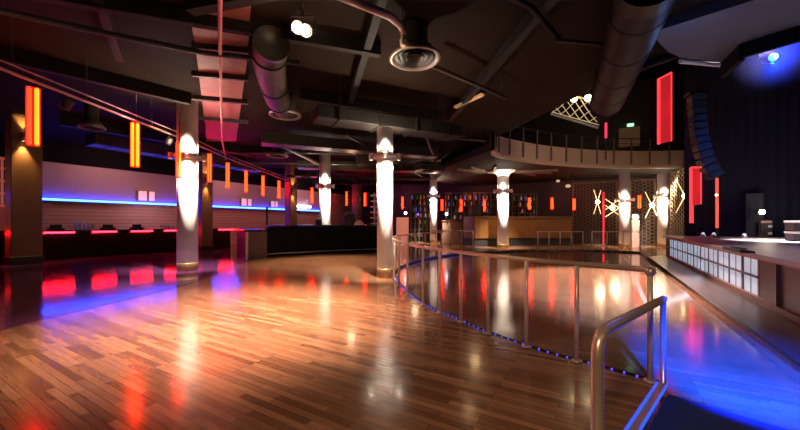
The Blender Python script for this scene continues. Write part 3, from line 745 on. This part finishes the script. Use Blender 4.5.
# far masking drape, back drape
def drape(pa,pb,z0,z1,label,m,amp=.06,n=60,nm='stage_curtain'):
    d=pb-pa; L=d.length; d.normalize(); nn=Vector((d.y,-d.x,0)); vs=[];fs=[]
    for i in range(n+1):
        q=pa+d*(L*i/n)+nn*(amp*math.sin(i*1.7)+amp*.4*math.sin(i*.6))
        vs+= [(q.x,q.y,z0),(q.x,q.y,z1)]
    for i in range(n): fs.append((2*i,2*i+2,2*i+3,2*i+1))
    e=MB(); e.add(vs,fs,True); o=e.build(nm,m); o['label']=label; o['category']='curtain'; return o
drape(P(TE-.15,3.5),P(TE-.15,8.9),ZS,9.5,'wide black curtain across the far end of the stage',M_DRAPE,.05)
drape(P(TE-.5,5.55),P(TE-.5,6.1),ZS,2.9,'narrow dark grey curtain panel behind the stage lamp',M_DRAPEG,.03,12)
drape(P(-1,8.7),P(TE-.3,8.7),ZS,9.5,'long black curtain along the back of the stage',M_DRAPE,.06,90)
# lamp on stand with flight case
p=P(TE-1.0,6.25,ZS); 
pl=W(760.5,212,p.y); sx=(763-400)/F*p.y
p=Vector(((759.5-400)/F*p.y,p.y,ZS))
th=thing('stage_lamp','bright work lamp on a slim stand at the back of the stage','lamp',p)
MB().tube([p+Vector((0,0,.02)),Vector((p.x,p.y,pl.z-.05))],.02,8).build('pole',M_BLACK,th)
for a in (0,2.1,4.2): MB().tube([p+Vector((0,0,.3)),p+Vector((.3*math.cos(a),.3*math.sin(a),.015))],.015,6).build('leg',M_BLACK,th)
hd=MB().lathe([(.06,-.1),(.11,-.06),(.13,.05),(.11,.06)],Vector((p.x,p.y,pl.z)),14,Matrix.Rotation(PI/2+.2,4,'X')).build('lamp_head',M_BLACK,th)
MB().sphere(Vector((p.x,p.y-.1,pl.z)),.10,12,8).build('bulb',mat('work_bulb',(1,.9,.8),.4,emit=(1,.85,.62),es=30),hd)
q=Vector(((765-400)/F*(p.y+.25),p.y+.25,ZS))
th=thing('flight_case','small dark flight case with pale corners below the stage lamp','case',q)
MB().box(q+Vector((0,0,.3)),(.36,.3,.6),-.5,bev=.02).build('body',M_BLACK,th)
MB().box(q+Vector((0,0,.66)),(.36,.3,.12),-.5,bev=.02).build('lid',mat('case_brown',(.2,.12,.1),.5),th)
for k in range(2): MB().box(q+Vector((.02,-.18,.18+.3*k)),(.12,.05,.1),-.5).build('handle',M_CHROME,th)
lamp('POINT',Vector((p.x,p.y-.35,pl.z)),18,(1,.85,.65),None,.08)
# right edge striped racks
for k,(z,l) in enumerate([(0.0,'lower pale road case at the right edge of the stage'),(.36,'upper pale road case at the right edge of the stage')]):
    q=W(808,240,11.5); q.z=ZS+z
    th=thing('road_case',l,'case',q)
    MB().box(q+Vector((0,0,.16)),(.9,.6,.3),-.5,bev=.02).build('body',mat('case_dark',(.04,.03,.03),.5),th)
    MB().box(q+Vector((0,0,.30)),(.93,.63,.07),-.5,bev=.01).build('lid',mat('case_pale',(.7,.62,.55),.4),th)
    MB().box(q+Vector((-.15,-.31,.15)),(.2,.06,.06),-.5).build('handle',M_CHROME,th)
# red neon framed banners
def banner(pxl,pxr,ytl,ytr,ybl,ybr,d,label,drop=None):
    a=W(pxl,ybl,d); b=W(pxr,ybr,d*.96); c=W(pxr,ytr,d*.96); e_=W(pxl,ytl,d)
    th=thing('red_banner',label,'light panel',(a.x,a.y,a.z))
    MB().add([a,b,c,e_],[(0,1,2,3)]).build('mesh_panel',M_REDMESH,th)
    MB().tube([W(pxl,drop,d) if drop else a,e_],.07,8).build('tube',M_REDTUBE,th)
    MB().tube([e_,c],.035,8).build('tube',M_REDTUBE,th)
    MB().tube([c,b],.022,8).build('tube',M_REDTUBE,th)
    MB().tube([(e_+c)/2,Vector(((e_+c).x/2,(e_+c).y/2,11.8))],.015,6).build('hanger',M_BLACK,th)
    lamp('POINT',a.lerp(e_,.5)+Vector((-.5,-.6,0)),5,(1,.05,.06),None,.3)
banner(659,671.5,79,72.5,144,141,15.8,'tall red glowing banner above the far end of the stage')
banner(691.5,701,167.5,167,206,204,15.4,'lower red glowing banner beside the stage curtain',223)
p=W(717,200,14.6); z0=W(717,228,14.6).z; z1=W(717,178,14.6).z
th=thing('red_tube_light','thin red and gold tube light against the stage curtain','light',(p.x,p.y,ZS))
MB().lathe([(.05,z0),(.05,z1)],(p.x,p.y,0),10).build('tube',mat('dim_red_tube',(.5,.05,.04),.4,emit=(1,.12,.06),es=.7),th)
MB().lathe([(.12,ZS),(.12,ZS+.04),(.03,ZS+.06),(.03,z0)],(p.x,p.y,0),10).build('base',M_BLACK,th)
MB().sphere(W(716.5,195,14.5),.05,10,6).build('bulb',mat('tube_bulb',(1,.8,.5),.4,emit=(1,.8,.45),es=4),th)
# line array
th=thing('line_array','curved line array of stacked loudspeakers hanging beside the stage','speaker',W(704,97,13))
path=[(696,98),(696.5,105),(697,112),(697.5,119),(698,126),(699,133),(700,140),(701.5,147),(703.5,154),(706,161),(709.5,168),(713.5,174)]
for i,(px,py) in enumerate(path):
    c=W(px,py,13); nx=path[min(i+1,len(path)-1)]; pv=path[max(i-1,0)]
    ang=math.atan2(nx[0]-pv[0],nx[1]-pv[1])
    M=Matrix.Translation(c)@Matrix.Rotation(-.35,4,'Z')@Matrix.Rotation(-ang,4,'Y')
    cab=MB().box((0,0,0),(.44,.5,.245),0,M,bev=.02).build('speaker_cabinet',M_SPK,th)
    MB().box((0,-.26,0),(.36,.03,.17),0,M).build('grille',mat('grille_teal',(.02,.045,.06),.5),cab)
MB().box(W(696,94,13),(.6,.5,.1),-.35).build('flying_frame',M_DUCTG,th)
q=W(696,93,13); MB().tube([q,Vector((q.x,q.y,11.8))],.02,6).build('hanger',M_BLACK,th)
# proscenium header soffit
zs=5.5
qs=[G(650,33,zs),G(764,-3,zs),G(880,-40,zs),G(880,4,zs),G(800,29,zs),G(748,45,zs),G(741,61,zs),G(724,63,zs),G(682,58,zs),G(668,52,zs)]
struct('ceiling.002',MB().poly([(p.x,p.y) for p in qs],zs,zs+.3),M_SOFF)
e=MB(); a=G(680,60,zs);b=G(722,64,zs); e.tube([a-Vector((0,0,.03)),b-Vector((0,0,.03))],.05,6); struct('trim_%d'%n,e,mat('edge_pale',(.6,.62,.65),.5)); n+=1
a=G(722,64,zs);b=G(742,44,zs);c=G(800,26,zs)
e=MB(); wallbox(a,b,zs-.35,zs+.05,.1,e); wallbox(b,c,zs-.3,zs+.05,.1,e); struct('trim_%d'%n,e,M_VOID); n+=1
# blue moving light
p=W(773,57,8.6)
th=thing('blue_spotlight','blue glowing spotlight hanging above the stage','light',p)
hd=MB().lathe([(.10,-.2),(.15,-.12),(.16,.1),(.12,.14)],p+Vector((.06,.12,.05)),16,Matrix.Rotation(2.0,4,'X')).build('lamp_head',M_BLACK,th)
MB().sphere(p,.10,14,8).build('lens',M_LAMPBL,hd)
MB().sphere(p+Vector((-.02,-.075,-.02)),.045,10,6).build('bulb',mat('blue_core',(.8,.9,1),.4,emit=(.5,.8,1),es=14),hd)
MB().tube([p+Vector((-.2,.12,.05)),p+Vector((-.2,.12,.35)),p+Vector((.3,.12,.35)),p+Vector((.3,.12,.05))],.02,6).build('yoke',M_BLACK,th)
MB().tube([p+Vector((.05,.12,.35)),Vector((p.x+.05,p.y+.12,11.8))],.025,6).build('hanger',M_BLACK,th)
hm=bpy.data.materials.new('blue_haze'); hm.use_nodes=True; ht=hm.node_tree; ht.nodes.clear()
ho=ht.nodes.new('ShaderNodeOutputMaterial'); hv=ht.nodes.new('ShaderNodeVolumeScatter'); hv.inputs['Color'].default_value=(.5,.6,1,1)
tc=ht.nodes.new('ShaderNodeTexCoord'); ln=ht.nodes.new('ShaderNodeVectorMath'); ln.operation='LENGTH'; mr=ht.nodes.new('ShaderNodeMapRange')
mr.interpolation_type='SMOOTHERSTEP'; mr.inputs['From Min'].default_value=.0; mr.inputs['From Max'].default_value=.95; mr.inputs['To Min'].default_value=.30; mr.inputs['To Max'].default_value=0
ht.links.new(tc.outputs['Object'],ln.inputs[0]); ht.links.new(ln.outputs['Value'],mr.inputs['Value']); ht.links.new(mr.outputs['Result'],hv.inputs['Density']); ht.links.new(hv.outputs['Volume'],ho.inputs['Volume'])
hz=MB().sphere(p,.98,20,14).build('stage_haze',hm,None,origin=p); hz['kind']='stuff'; hz['label']='faint blue haze around the blue stage spotlight'; hz['category']='haze'
# second tiny lamp at the frame edge
p2=W(798,39,8.8); th=thing('stage_light','small cool white lamp at the upper right edge','light',p2)
MB().sphere(p2,.03,10,6).build('lens',mat('cool_dot',(.8,.9,1),.4,emit=(.7,.85,1),es=6),th)
MB().lathe([(.06,-.1),(.08,.08)],p2+Vector((.05,.12,.02)),12,Matrix.Rotation(2.0,4,'X')).build('body',M_BLACK,th)
MB().tube([p2+Vector((.05,.14,.0)),Vector((p2.x+.05,p2.y+.14,11.8))],.02,6).build('hanger',M_BLACK,th)

# =============================== railings ===============================
cum=[0]
for a,b in zip(RING[:-1],RING[1:]): cum.append(cum[-1]+(b-a).length)
def ring_at(s_): return along(RING,cum,s_)
def s_of(px):   # ring parameter whose photo column is px, near branch
    best=None
    for i in range(400):
        s_=cum[-1]*.36*i/400; q=ring_at(s_); e_=abs(400+F*q.x/q.y-px)
        if best is None or e_<best[0]: best=(e_,s_)
    return best[1]
RH=1.13
inset=Vector((-.03,-.0,0))
rl=thing('railing','curved steel railing around the near side of the dance floor','railing',(2.5,3.4,0))
near_end=cum[-1]*.555
sl=[]; k=0
while k<=60: sl.append(near_end*k/60); k+=1
MB().tube([ring_at(s_)+Vector((-.05,0,RH)) for s_ in sl],.03,10).build('handrail',M_BRASS,rl)
post_s=[s_of(px) for px in (654,580.7,530,491.7,463.7,442.5,425.5)]
last=post_s[-1]
s_=last+1.05
while s_<near_end: post_s.append(s_); s_+=1.05
for i,s_ in enumerate(post_s):
    q=ring_at(s_)+Vector((-.05,0,0))
    MB().lathe([(.026,0),(.026,RH)],q,12).build('post',M_POSTM,rl)
    MB().lathe([(.06,.006),(.06,.02),(.03,.03)],q,12).build('foot_plate',M_BRASS,rl)
q=ring_at(post_s[0])+Vector((-.05,0,RH-.02)); MB().sphere(q,.05,14,8).build('end_joint',M_BRASS,rl)
def straight_rail(pts,label,h=1.1,posts=4):
    t=thing('railing',label,'railing',pts[0])
    pts=[Vector(p) for p in pts]; c=[0]
    for a,b in zip(pts[:-1],pts[1:]): c.append(c[-1]+(b-a).length)
    MB().tube([p+Vector((0,0,h)) for p in pts],.03,8).build('handrail',M_CHROME,t)
    for k in range(posts):
        q=along(pts,c,c[-1]*k/(posts-1)); MB().lathe([(.03,0),(.03,h)],q,8).build('post',M_CHROME,t)
straight_rail([G(538,250.3),G(560,250.5),G(583,250.8)],'short steel railing at the back edge of the dance floor by amber counter',posts=5)
straight_rail([G(592,250.8),G(615,250.8),G(640,251.2)],'short steel railing in front of the back wall columns',posts=4)
straight_rail([G(432,247.5),G(452,248.5),G(473,249)],'short steel railing left of the flared balcony column',posts=5)
# LED dots along the near lip
led=thing('led_strip','row of tiny blue lights along the curved dance floor edge','light strip',(2.4,3.6,0))
MB().tube([ring_at(cum[-1]*.62*k/90)+Vector((.02,.02,-.01)) for k in range(91)],.012,6).build('channel',M_LEDV2,led)
for k in range(70):
    q=ring_at(.06+.115*k)+Vector((0,0,.014)); MB().sphere(q,.011,8,5).build('led',M_LEDV,led)
# entry step with handrail
sd=Vector((.735,.678,0)); sn=Vector((.678,-.735,0))
A0=Vector((1.10,1.93,0)); B0=Vector((2.60,3.33,0))
step=thing('entry_step','dark blue carpeted step down to the dance floor, bottom right','step',(2.2,2.6,ZD))
q=[A0+sn*.02,B0+sn*.02-sd*.03,B0+sn*1.6-sd*.03,A0+sn*1.6]
MB().poly([(p.x,p.y) for p in q],ZD,-.07).build('tread',M_NAVY,step)
MB().poly([(p.x,p.y) for p in (B0+sn*.02-sd*.03,B0+sn*.02,B0+sn*1.6,B0+sn*1.6-sd*.03)],ZD,-.066).build('nosing',M_NAVY,step)
kerb=thing('step_kerb','blue lit metal edging beside the entry step','edging',A0)
for o_,m in ((-.045,M_LEDV2),(.0,M_STEEL),(.03,M_LEDV2)):
    a=A0-sn*.02+sn*o_; b=B0-sn*.02+sn*o_; d=b-a
    MB().box(((a.x+b.x)/2,(a.y+b.y)/2,.012),(d.length,.014 if m is M_LEDV2 else .05,.024),math.atan2(d.y,d.x)).build('blue_line' if m is M_LEDV2 else 'edge_strip',mat('kerb_blue',(.02,.05,.3),.3,emit=(.03,.10,.9),es=.8) if m is M_LEDV2 else M_STEEL,kerb)
hr=thing('handrail','thick bent steel handrail beside the entry step, foreground','handrail',(1.12,1.94,0))
a=Vector((1.12,1.93,0)); b=Vector((2.60,3.36,0)); b.z=ZD
at=W(597,335,1.95).z; bt=W(664,299,3.36).z
pts=[a+Vector((0,0,.024)),Vector((a.x,a.y,at-.14)),Vector((a.x+.01,a.y+.01,at-.06)),Vector((a.x+.045,a.y+.043,at-.005)),Vector((a.x+.12,a.y+.115,at+.006)),Vector((b.x-.03,b.y-.03,bt+.002))]
MB().tube(pts,.034,12).build('grab_rail',M_BRASS,hr)
MB().tube([b,Vector((b.x,b.y,bt))],.026,12).build('post',M_BRASS,hr)
MB().sphere(Vector((b.x,b.y,bt)),.034,12,8).build('end_joint',M_BRASS,hr)

# =============================== ceiling services ===============================
def pipe(pts,r,name,label,cat,m,hang=True,ztop=ZC):
    t=thing(name,label,cat,pts[0]); MB().tube(pts,r,10).build('pipe',m,t)
    if hang:
        for q in (pts[0].lerp(pts[1],.12),pts[-1].lerp(pts[-2],.12)):
            MB().tube([q,Vector((q.x,q.y,ztop))],.012,6).build('hanger',M_BLACK,t)
    return t
pipe([G(-60,-2,5.2),G(100,32,5.2),G(205,53,5.2),G(300,63,5.2)],.055,'ceiling_pipe','black pipe crossing the ceiling from the upper left corner','pipe',M_BLACK)
pipe([G(220,-20,5.2),G(220,40,5.2),G(221,100,5.2),G(222,140,5.2),G(226,160,5.2)],.035,'ceiling_conduit','thin reddish conduit running along the red-lit ceiling boards','conduit',mat('conduit_red',(.45,.14,.12),.5))
t=thing('lighting_bar','long double lighting bar running past the left white column','bar',G(0,65,4.6))
bpts=[G(-40,48,4.6),G(0,65,4.6),G(60,89,4.6),G(105,108,4.6),G(150,127,4.6),G(185,143,4.6),G(215,159,4.6),G(260,174,4.6),G(300,185,4.6)]
bpts=[Vector((-7.75+(-.25 if p.y>15 else 0),p.y,4.6)) for p in bpts]; bpts=smooth(bpts,3)
MB().tube(bpts,.035,8).build('pipe',mat('bar_pink',(.42,.24,.22),.4,.5),t)
MB().tube([p+Vector((.0,0,.16)) for p in bpts],.02,8).build('pipe',mat('bar_pink2',(.3,.18,.17),.4,.5),t)
for k in range(0,len(bpts),4):
    MB().tube([bpts[k],Vector((bpts[k].x,bpts[k].y,ZC))],.012,6).build('hanger',M_BLACK,t)
for k,(px,py) in enumerate([(52,92),(160,138)]):
    q=Vector((-7.75,7.9 if k==0 else 11.4,4.35)); th=thing('par_spotlight','small black spotlight hanging under the lighting bar, %s'%('near end','near the white column')[k],'light',q)
    MB().lathe([(.06,-.12),(.1,-.1),(.1,.08),(.07,.14)],q,12,Matrix.Rotation(.6,4,'Y')).build('can',M_BLACK,th)
    MB().tube([q+Vector((0,0,.1)),q+Vector((0,0,.25))],.02,6).build('clamp',M_BLACK,th)
# round diffusers
def diffuser(px,py,z,wpx,label,neck=.7,elbow=None):
    c=G(px,py,z); r=wpx/F*c.y/2
    t=thing('ceiling_diffuser',label,'air vent',c)
    MB().lathe([(r*.8,.10),(r*.97,.05),(r,0),(r*.93,-.03),(r*.86,0),(r*.78,.04)],c,32,cap=False).build('rim',mat('rim_metal',(.28,.24,.2),.35,.7),t)
    for k in range(1,4):
        rr=r*.78*k/4+.02; MB().lathe([(rr,.09),(rr+.07,.0),(rr+.07,.015),(rr+.015,.10)],c,28,cap=False).build('cone_ring',M_DUCT,t)
    MB().lathe([(r*.8,.10),(r*.7,.2),(r*.5,.28),(r*.5,.28+neck*.5),(r*.5,ZC-z)],c,24).build('neck',M_DUCT,t)
    return c
diffuser(415,59,5.0,52,'largest round ceiling vent, upper centre')
diffuser(285,115.5,5.0,31,'round ceiling vent below the ribbed box duct, left of centre')
diffuser(277.5,156,5.0,21,'small far round ceiling vent above the island bar')
diffuser(92,128,4.9,22,'round ceiling vent above the left bar')
# bright branch pipe to the big vent
pipe([G(330,-8,5.1),G(365,6,5.1),G(390,16,5.1),G(400,25,5.15),G(403,40,5.05)+Vector((0,0,.14))],[.07,.07,.07,.06,.05],'flexible_pipe','bent brownish pipe dropping to the large round vent','pipe',mat('flex_brown',(.22,.11,.08),.4,.4))
q=G(403,40,5.05); th=thing('brass_connector','bright brass connector at the end of the bent pipe','connector',q)
MB().lathe([(.04,-.12),(.06,-.1),(.06,.0),(.045,.02),(.045,.1),(.06,.12),(.05,.16)],q,14).build('body',M_BRASS,th)
MB().lathe([(.065,-.03),(.065,.0)],q,14).build('ring',M_CHROME,th)
# rectangular ducts
def rduct(a,b,w,h,z,label,m=M_DUCT,ribs=True):
    d=b-a; ang=math.atan2(d.y,d.x); t=thing('air_duct',label,'duct',(a.x,a.y,z))
    MB().box(((a.x+b.x)/2,(a.y+b.y)/2,z+h/2),(d.length,w,h),ang,bev=.02).build('casing',m,t)
    if ribs:
        k=int(d.length/1.2)
        for i in range(k+1):
            q=a+d*((i+.5)/(k+1)); MB().box((q.x,q.y,z+h/2),(.05,w+.06,h+.06),ang).build('flange',m,t)
    for f in (.15,.85):
        q=a+d*f; MB().tube([Vector((q.x,q.y,z+h)),Vector((q.x,q.y,ZC))],.015,6).build('hanger',M_BLACK,t)
    return t
dc=G(285,115.5,5.0)
th=thing('round_duct','fat brown round duct feeding the vent left of centre','duct',(-3.1,7.0,5.25))
dp=smooth([Vector((-2.6,6.9,5.25)),Vector((-3.0,7.8,5.25)),Vector((dc.x+.1,dc.y-1.0,5.26)),Vector((dc.x,dc.y-.25,5.27)),Vector((dc.x,dc.y,5.26))],5)
MB().tube(dp,.36,22).build('casing',M_DUCT,th)
for k in (3,8,12):
    dd=(dp[k+1]-dp[k]).normalized(); MB().tube([dp[k]-dd*.03,dp[k]+dd*.03],.385,22).build('band',M_DUCT,th)
MB().tube([dp[3]+Vector((0,0,.34)),Vector((dp[3].x,dp[3].y,ZC))],.015,6).build('hanger',M_BLACK,th)
rduct(Vector((-2.3,9.19,0)),Vector((1.9,11.25,0)),.75,.36,4.37,'wide box duct resting on top of the central column',M_BEAM)
rduct(Vector((-5.9,14.5,0)),Vector((1.8,17.6,0)),.8,.45,4.95,'second box duct farther behind the central column')
rduct(Vector((-6.2,20.6,0)),Vector((2.6,22.4,0)),.9,.45,4.9,'far box duct above the island bar')
rduct(Vector((-13.5,14.8,0)),Vector((-9.6,22.8,0)),.9,.5,5.0,'box duct running above the left bar')
rng=random.Random(11)
for k,(x0,y0,x1,y1,z,r) in enumerate([(-7,17.5,2.2,18.4,5.3,.07),(-8.5,19.2,2.4,19.8,5.0,.05),(-8,24,2.3,25.2,4.9,.09),(-7.5,26.5,2.2,27.5,5.1,.06),(-2.2,13.8,1.9,27,5.2,.06),(-5.2,15,-3.6,29,5.0,.08),(.8,12.2,2.2,20,5.05,.05)]):
    lab=['dark pipe crossing the ceiling just behind the round vents','slim pipe crossing behind the white column of the island bar','thick far pipe crossing above the island bar','far pipe nearest the back wall','long pipe receding right of the central column','long thick pipe receding above the island bar','slim pipe receding toward the balcony'][k]
    pipe([Vector((x0,y0,z)),Vector(((x0+x1)/2,(y0+y1)/2+.2,z)),Vector((x1,y1,z))],r,'ceiling_pipe',lab,'pipe',M_DUCT)
for k,(x,y,lab) in enumerate([(-1.6,18.6,'boxy fan unit hanging right of the central column'),(-6.4,23.2,'boxy fan unit hanging far above the island bar'),(1.7,20.6,'boxy fan unit hanging just left of the balcony')]):
    q=Vector((x,y,4.75)); th=thing('fan_unit',lab,'fan unit',q)
    MB().box(q+Vector((0,0,.25)),(1.5,.9,.5),rng.uniform(-.4,.6),bev=.04).build('casing',M_DUCT,th)
    MB().lathe([(.3,-.02),(.34,-.05),(.34,.02)],q,18).build('grille',M_BEAM,th)
    for sx in (-.4,.4): MB().tube([q+Vector((sx,0,.45)),Vector((x+sx,y,ZC))],.015,6).build('hanger',M_BLACK,th)
lamp('POINT',Vector((-2.5,17.5,4.3)),22,(1,.6,.35),None,.2)
lamp('POINT',Vector((1.0,22.5,4.2)),22,(1,.6,.35),None,.2)
# large round duct upper right
a=G(652,-25,5.0); b=G(606,104,5.0)
th=thing('round_duct','large round dark duct slanting down from the upper right','duct',a)
N=14; e=MB(); e.tube([a.lerp(b,k/N) for k in range(N+1)],.42,28); e.build('casing',M_DUCTG,th)
for k in (2,5,8,11): 
    q=a.lerp(b,k/N); dd=(b-a).normalized(); MB().tube([q-dd*.025,q+dd*.025],.428,28).build('band',M_DUCTG,th)
for k in (3,10):
    q=a.lerp(b,k/N); MB().tube([q+Vector((0,0,.42)),Vector((q.x,q.y,ZC if k>3 else 11.8))],.02,6).build('hanger',M_BLACK,th)
pipe([G(432,66,5.3),G(470,82,5.3),G(506,98,5.3)],.05,'ceiling_pipe','grey pipe right of the large round vent','pipe',M_DUCT)
pipe([G(500,-10,5.3),G(532,8,5.3),G(558,38,5.3)],.05,'ceiling_pipe','bent dark pipe left of the big round duct','pipe',M_DUCTG)
pipe([G(556,40,5.35),G(600,44,5.35),G(645,48,5.35)],.04,'ceiling_pipe','thin level pipe crossing behind the big round duct','pipe',M_DUCT)
pipe([G(625,74,5.6),G(655,62,5.6),G(690,50,5.6)],.09,'ceiling_pipe','grey tube below the header soffit','pipe',M_DUCTG,True,11.8)
pipe([G(385,120,5.25),G(410,131,5.25),G(440,137,5.25),G(486,141,5.25)],.05,'ceiling_pipe','curved pipe between central column and balcony','pipe',M_DUCT)
# lamp-lit edge of the ceiling, its light put into a glowing box
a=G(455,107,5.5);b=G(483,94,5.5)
th=thing('lit_ceiling_edge','short lamp-lit ceiling edge near the balcony, glow painted on','light',(a.x,a.y,5.5))
d=b-a; MB().box(((a.x+b.x)/2,(a.y+b.y)/2,5.49),(d.length,.14,.08),math.atan2(d.y,d.x),bev=.02).build('diffuser',mat('gold_edge_glow',(.5,.3,.14),.5,emit=(1,.5,.2),es=.16,var=.4,nscale=5),th)  # emissive face paints the lamplight; no real fitting here
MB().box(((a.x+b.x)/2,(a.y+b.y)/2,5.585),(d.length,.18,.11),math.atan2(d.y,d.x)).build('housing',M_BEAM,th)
# floodlight
p=W(300,29,6.3)
th=thing('floodlight','dazzling twin warm white floodlight on the ceiling','light',p)
for k,(dx,dz) in enumerate([(-.05,.03),(.10,-.03)]):
    c=p+Vector((dx,0,dz)); hd=MB().lathe([(.06,.16),(.09,.1),(.12,-.02),(.125,-.05),(.11,-.05),(.09,.0)],c+Vector((0,.06,.04)),18,Matrix.Rotation(-.9,4,'X'),cap=False).build('lamp_head',M_BLACK,th)
    MB().sphere(c,.095 if k==0 else .075,14,8).build('lens',M_LAMPW,hd)
MB().tube([p+Vector((-.2,.1,.03)),p+Vector((-.2,.1,.3)),p+Vector((.25,.1,.3)),p+Vector((.25,.1,-.02))],.02,6).build('yoke',M_BLACK,th)
MB().tube([p+Vector((.02,.1,.3)),Vector((p.x+.02,p.y+.1,ZC))],.03,8).build('hanger',M_BLACK,th)
# small ceiling speakers under the balcony, their lit look put in as glow
for px,py,d,l in [(568,186,21.5,'pale round speaker under the balcony, right of the flared column'),(558,181,22,'small pale dome speaker under the balcony, left of the round one')]:
    q=W(px,py,d); th=thing('ceiling_lamp',l,'light',q)
    MB().sphere(q,.16 if px==568 else .12,14,8,.7).build('globe',mat('speaker_glow',(.8,.65,.45),.4,emit=(1,.75,.5),es=.28),th)
    MB().tube([q+Vector((0,0,.08)),Vector((q.x,q.y,4.9))],.03,8).build('stem',M_BLACK,th)

# =============================== lights ===============================
WARM=(1,.66,.36)
# floodlight on the ceiling
lamp('SPOT',p+Vector((0,-.15,-.25)),6300,(1,.66,.52),G(255,312),.12,74,1.0)
lamp('POINT',W(300,33,6.0)+Vector((.3,-.3,-.1)),24,(1,.72,.42),None,.1)
# ceiling downlights : floor pools
lamp('SPOT',Vector((.2,7.3,5.4)),2600,(1,.66,.5),G(425,298),.15,50,.9)
lamp('SPOT',Vector((-3.0,14.4,5.5)),2600,(1,.68,.5),G(330,262),.15,72,.8)
lamp('SPOT',Vector((-4.5,9.2,5.5)),500,(1,.6,.36),G(215,290),.15,70,.9)
lamp('SPOT',Vector((7.5,22.6,4.7)),420,(1,.62,.34),G(525,246),.1,95,.6)
lamp('SPOT',Vector((2.6,22.6,5.4)),300,(1,.6,.34),G(440,246),.1,70,.6)
lamp('SPOT',Vector((11.8,21.6,4.7)),150,(1,.7,.45),G(590,249),.1,95,.6)
# unseen spot added in place of the pinkish sheen, dance floor right
lamp('SPOT',Vector((9.5,17.5,9.0)),36000,(1,.78,.72),G(598,280,ZD),.2,30,.7)
lamp('SPOT',Vector((6,13,9)),700,(1,.66,.42),G(520,280,ZD),.2,60,.9)
# blue
lamp('SPOT',P(1.5,1.05,2.5),30000,(.0,.045,1),P(5.3,1.30,ZD),.05,27,.75)  # unseen spot added off frame to shape the blue floor patch
lamp('SPOT',W(773,57,8.6)+Vector((-.1,-.15,-.12)),300,(.01,.10,1),P(TE-2,5.5,3.5),.05,60,.9)
lamp('POINT',W(773,57,8.6)+Vector((-.1,-.4,-.1)),95,(.0,.035,1),None,.1)
lamp('AREA',Vector((10.0,6.2,3.0)),22,(.55,.66,1),Vector((8,8.0,6)),2.0)
# stage deck wash
lamp('SPOT',Vector((14.0,11.5,7.5)),12000,(.92,.93,1),G(797,241,ZS),.1,34,.6)
lamp('SPOT',Vector((9,9,8)),800,(1,.78,.74),P(10,4,ZS),.2,60,.8)
# stage front glow onto the walkway
a=P(tp0+4.6,S_FR-.2,.5)
lamp('AREA',a,12,(.70,.78,1),a+Vector((-VX*.5,-VY*.5,-.9)),(.4,3.5))
lamp('SPOT',P(3,1.0,3.2),90,(1,.6,.42),P(5.5,2.7,.5),.2,80,.9)  # unseen warm spot added to brighten the stage timber
# bar wall wash (pinkish warm)
for t_ in (1,8,15,22):
    q=P(t_,CW+2.2,5.0); lamp('AREA',q,52,(1,.50,.46),P(t_,CW,3.0),2.2)
for t_ in (2,10):
    q=P(t_,CW+1.6,2.45); lamp('AREA',q,14,(1,.5,.55),P(t_,CW,1.7),1.6)
lamp('SPOT',Vector((-10.2,13.2,3.9)),120,(.05,.05,1),Vector((-12.2,17.5,5.2)),.2,70,.9)
# back wall red wash
for c in (-17,-9,-2):
    q=P(TB-2.2,c,4.3); lamp('AREA',q,18,(1,.24,.16),P(TB,c,2.4),2.0)
# amber counter
lamp('AREA',Vector((6.0,21.9,2.8)),9,(1,.5,.16),Vector((6.4,24.5,1.2)),(4,.4))
# red up-light on the ceiling boards
lamp('SPOT',Vector((-4.6,8.0,3.9)),45,(1,.12,.10),G(222,85,5.64),.1,62,.8)
lamp('SPOT',Vector((-6.0,11.5,4.2)),60,(1,.14,.14),G(224,125,5.64),.1,62,.8)
lamp('POINT',Vector((-6.5,4.5,4.6)),9,(1,.45,.18),None,.2)
lamp('POINT',Vector((-9,22,4.2)),14,(1,.16,.12),None,.3)
lamp('POINT',P(1,-21.2,2.6),30,(1,.15,.1),None,.3)
# balcony, duct and foreground
lamp('POINT',W(690,60,6.5),10,(.25,.4,1),None,.2)  # unseen blue lamp added to rim the round duct
lamp('SPOT',Vector((9,12.5,4.2)),330,(1,.68,.42),Vector((9.5,20,5.4)),.3,85,.8)
lamp('POINT',Vector((2.4,11.8,4.9)),5,(1,.6,.3),None,.2)
lamp('POINT',Vector((3.2,14.5,4.3)),12,(1,.6,.3),None,.2)
lamp('SPOT',Vector((-.6,-1.2,4.4)),420,(1,.66,.42),Vector((.6,3.6,0)),.3,70,1.0)  # unseen warm spot added behind the camera for the foreground
lamp('POINT',Vector((2.2,.6,2.9)),5,(1,.7,.45),None,.3)
# ambience
w=bpy.data.worlds.new('hall'); SC.world=w; w.use_nodes=True
w.node_tree.nodes['Background'].inputs[0].default_value=(.5,.32,.25,1); w.node_tree.nodes['Background'].inputs[1].default_value=.004

# =============================== camera ===============================
cam=bpy.data.cameras.new('camera'); co=bpy.data.objects.new('camera',cam); COL.objects.link(co)
cam.sensor_width=36; cam.lens=F/800*36; cam.shift_y=8/800; cam.clip_start=.05; cam.clip_end=200
co.location=(0,0,EYE); co.rotation_euler=(PI/2,0,0); SC.camera=co
SC.view_settings.view_transform='Standard'; SC.view_settings.exposure=0.45
SC.cycles.use_denoising=True
SC.cycles.sample_clamp_indirect=6; SC.cycles.max_bounces=8
